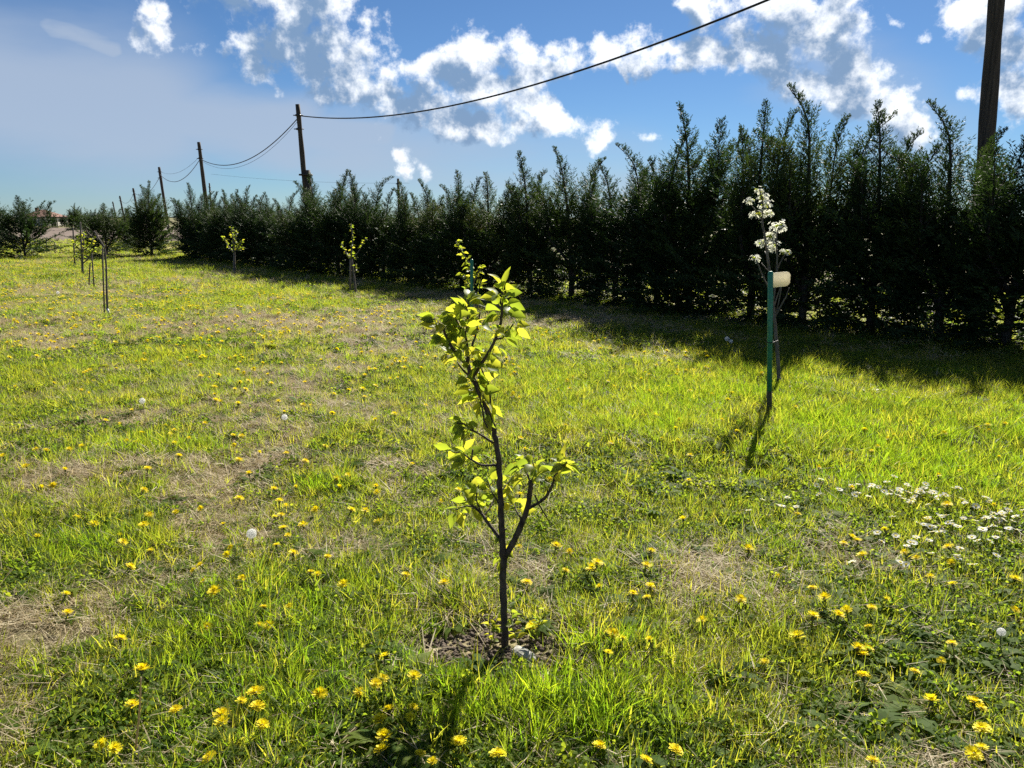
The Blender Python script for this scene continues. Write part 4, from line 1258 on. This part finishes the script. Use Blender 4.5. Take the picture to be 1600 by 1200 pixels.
def dand_label(x, y):
    named = {(716, 1158): 'dandelion flower seen from above, alone at the bottom left of the nearest trunk', (323, 979): 'lone round dandelion flower in dark leaves left of the nearest tree',
             (1009, 1186): 'dandelion flower at the bottom edge, left of its neighbour by the tall grass', (1056, 1171): 'orange-tinted dandelion flower at the bottom, right of the tall grass', (1364, 1191): 'dandelion flower cut by the bottom edge at the lower right',
             (1195, 1034): 'lone dandelion flower in the grass midway along the lower right', (1097, 970): 'lone tilted dandelion flower right of the nearest trunk foot', (275, 1111): 'dandelion flower right of the upright dry stalk',
             (207, 1103): 'dandelion flower just behind the upright dry stalk', (377, 1096): 'largest round dandelion flower at the lower left', (936, 1167): 'shaded dandelion flower at the bottom by the tall grass', (778, 1178): 'small half-open dandelion below the nearest trunk',
             (833, 981): 'closed yellow dandelion bud right of the nearest trunk foot', (103, 928): 'flat dandelion flower above dark leaves at the left edge', (1455, 1097): 'round dandelion flower alone at the lower right'}
    if (int(x), int(y)) in named: return named[(int(x), int(y))], None
    if y > 1040 and 560 < x < 700: return 'yellow dandelion in the bunch at the bottom, left of the nearest trunk', 'dandelions of the bottom bunch'
    if y > 1000: side, row = ('left' if x < 780 else 'right'), 'front edge'
    elif y > 840: side, row = ('left' if x < 780 else 'right'), 'foreground'
    elif y > 690: side, row = ('left' if x < 780 else 'right'), 'middle ground'
    else: side, row = ('left' if x < 780 else 'right'), 'farther meadow'
    return f'yellow dandelion in bloom in the {row} grass, {side} of the nearest tree', f'dandelions in the {row} on the {side}'
def add_dandelion(x, y):
    g = G(x, y)
    hgt = rr.uniform(.035, .075)
    # the head, not the foot, stands at the pixel
    d = pxdir(x, y); t = (H - g.z - hgt) / -d.z
    px_, py_ = d.x * t, d.y * t; z = float(gz(px_, py_))
    lab, grp = dand_label(x, y)
    tilt = (rr.gauss(0, .25) - .08, rr.gauss(0, .25), rr.uniform(0, 6.28))
    sc = rr.uniform(.62, 1.06)
    if y > 800:
        root = empty('dandelion', (px_, py_, z + hgt), tilt[2])
        root.rotation_euler = tilt
        h = obj('flower_head', rr.choice(HEADS), root); h.scale = (sc, sc, sc * rr.uniform(.7, 1.1))
        c = obj('calyx', CALYX, h)
        obj('stem', stem_mesh(rr.randrange(3), hgt), root)
    else:
        root = obj('dandelion', rr.choice(WHOLE), None, (px_, py_, z + hgt)); root.rotation_euler = tilt; root.scale = (sc, sc, max(sc * .9, 1.0))
    tag(root, lab, 'flower', grp)
for x, y in dand: add_dandelion(x, y)
feet = np.array([G(a_, b_ + 6)[:2] for a_, b_ in dand]); n = len(feet)
gn_scatter('dandelion_leaves', 'd_weed', np.stack([feet[:, 0], feet[:, 1], gz(feet[:, 0], feet[:, 1])], -1), np.stack([rng.normal(0, .1, n), rng.normal(0, .1, n), rng.uniform(0, 6.28, n)], -1),
           rng.uniform(.7, 1.15, n), rng.integers(3, 6, n), 'toothed leaf rosettes at the feet of the dandelions', 'leaves')
for grp, where in (('dandelions in the front edge on the left', 'in the bottom left grass'), ('dandelions in the front edge on the right', 'in the bottom right grass'), ('dandelions of the bottom bunch', 'in the bunch below left of the nearest trunk')):
    row = sorted((o for o in COL.objects if o.get('group') == grp), key=lambda o: o.location.x / o.location.y)
    for i, o in enumerate(row): o['label'] = f'yellow dandelion, {ORD[i]} from the left {where}'

# the countless rest of the flowers, farther off
x, y = scatter_points(5.0, 33.0, 15.0, .5)
fl = vnoise(x, y, 2.2, 15, 3) + rng.uniform(-.1, .1, len(x))
for (px, py, r, ry, w) in ((110, 420, 3.0, 3.0, .35), (260, 470, 4.0, 4.0, .20), (100, 455, 2.5, 2.5, .15)): fl = fl + bump(x, y, px, py, r, ry) * w
side_ = (x - HA.x) * hnorm.x + (y - HA.y) * hnorm.y
k = (fl > .50) & (side_ < -3.2) & ((y > 7.2) | (rng.random(len(x)) < .4))
x, y = x[k], y[k]
proto('e_dandelion', WHOLE)
n = len(x)
gn_scatter('distant_dandelions', 'e_dandelion', np.stack([x, y, gz(x, y) + .06], -1), np.stack([rng.normal(0, .25, n), rng.normal(0, .25, n), rng.uniform(0, 6.28, n)], -1),
           rng.uniform(.85, 1.25, n), rng.integers(0, 4, n), 'countless small yellow dandelions dotting the far meadow', 'flowers')

def seed_head_mesh(seed):
    rr = random.Random(seed); v, f = [], []
    for i in range(170):
        z = 1 - 2 * (i + .5) / 170; a = i * 2.39996; q = math.sqrt(1 - z * z); d = Vector((q * math.cos(a), q * math.sin(a), z)); s = d.orthogonal().normalized(); u = d.cross(s)
        o = len(v); R0 = .021
        v += [d * .003 - s * .00025, d * .003 + s * .00025, d * R0 * .8 + s * .00025, d * R0 * .8 - s * .00025]; f.append((o, o + 1, o + 2, o + 3))
        for k in range(5):
            an = k * 1.2566 + rr.uniform(-.2, .2); e = (s * math.cos(an) + u * math.sin(an)); o = len(v); w = d.cross(e) * .0006
            v += [d * R0 * .8 - w, d * R0 * .8 + w, d * R0 + e * .0065]; f.append((o, o + 1, o + 2))
    return mesh('fluff', v, f, M['fluff'], smooth=False)
FLUFF = seed_head_mesh(1)
for (x, y, hgt, s, lab) in ((393, 832, .11, 1.1, 'round white dandelion seed head, nearest one, left of the tree'), (445, 658, .13, 1.0, 'white dandelion seed head in the middle ground left of the nearest tree'), (222, 625, .12, 1.1, 'white dandelion seed head farthest left in the meadow'),
                       (1136, 530, .16, 1.3, 'white seed head left of the green stake, left one of the pair'), (1142, 534, .15, 1.1, 'white seed head left of the green stake, right one of the pair'),
                       (1564, 992, .08, .7, 'small white seed head among leaves at the right edge'), (90, 456, .12, 1.4, 'tiny far white seed head left of the bare sapling')):
    d = pxdir(x, y); t = (H - hgt) / -d.z; px_, py_ = d.x * t, d.y * t; z = float(gz(px_, py_))
    root = empty('dandelion_seed_head', (px_, py_, z))
    hgt_ = hgt
    h = obj('fluff', FLUFF, root, (0, 0, hgt_)); h.scale = (s, s, s)
    v, f = tube([Vector((.008, 0, -.01)), Vector((.003, .002, hgt_ * .5)), Vector((0, 0, hgt_))], [.0024, .0021, .0018], 6); obj('stem', mesh('stem', v, f, M['stem_green']), root)
    tag(root, lab, 'seed head')

def daisy_mesh(seed):
    rr = random.Random(seed); v, f, mi = [], [], []
    for k in range(16):
        an = 2 * math.pi * k / 16; d = Vector((math.cos(an), math.sin(an), .18 + rr.gauss(0, .08))); s = Vector((-math.sin(an), math.cos(an), 0)); o = len(v)
        v += [d * .004 - s * .001, d * .004 + s * .001, d * .0125 + s * .0019, d * .0125 - s * .0019]; f.append((o, o + 1, o + 2, o + 3)); mi.append(0)
    vv, ff = tube([Vector((0, 0, .0)), Vector((0, 0, .003))], [.0048, .003], 8); o = len(v); v += vv; f += [tuple(k + o for k in q) for q in ff]; mi += [1] * len(ff)
    vv, ff = tube([Vector((.003, 0, -.055)), Vector((0, 0, 0))], [.0011, .0011], 4); o = len(v); v += vv; f += [tuple(k + o for k in q) for q in ff]; mi += [2] * len(ff)
    me = bpy.data.meshes.new('daisy'); me.from_pydata([tuple(q) for q in v], [], f)
    for m_ in ('petal_white', 'petal_yellow', 'stem_green'): me.materials.append(M[m_])
    me.polygons.foreach_set('material_index', mi); me.update(); return me
DAISY = [daisy_mesh(s) for s in range(3)]
rr = random.Random(77)
areas = ((1550, 812, 60, 18, 70, 'small white daisy in the dense patch at the right edge', 'daisies of the right patch'), (1440, 768, 38, 14, 34, 'small white daisy in the loose band before the tall bright grass', 'daisies before the tall grass'),
         (1340, 757, 45, 8, 14, 'small white daisy in the thin row left of the daisy patch', 'daisies left of the patch'), (1430, 850, 60, 18, 18, 'small white daisy in the grass in front of the daisy patch', 'daisies in front of the patch'),
         (1380, 615, 30, 10, 8, 'small pale daisy by the hedge shadow', 'daisies by the hedge shadow'), (1215, 782, 25, 12, 6, 'small white daisy below the green stake', 'daisies below the green stake'))
for (cx, cy, sx, sy, n, lab, grp) in areas:
    for i in range(n):
        x, y = rr.gauss(cx, sx), rr.gauss(cy, sy)
        hgt = rr.uniform(.06, .085); d = pxdir(x, y); t = (H - hgt) / -d.z
        px_, py_ = d.x * t, d.y * t
        o = obj('daisy', rr.choice(DAISY), None, (px_, py_, float(gz(px_, py_)) + hgt)); o.rotation_euler = (rr.gauss(0, .25), rr.gauss(0, .25), rr.uniform(0, 6.28)); s = rr.uniform(1.15, 1.6); o.scale = (s, s, 1.5)
        tag(o, lab, 'flower', grp)
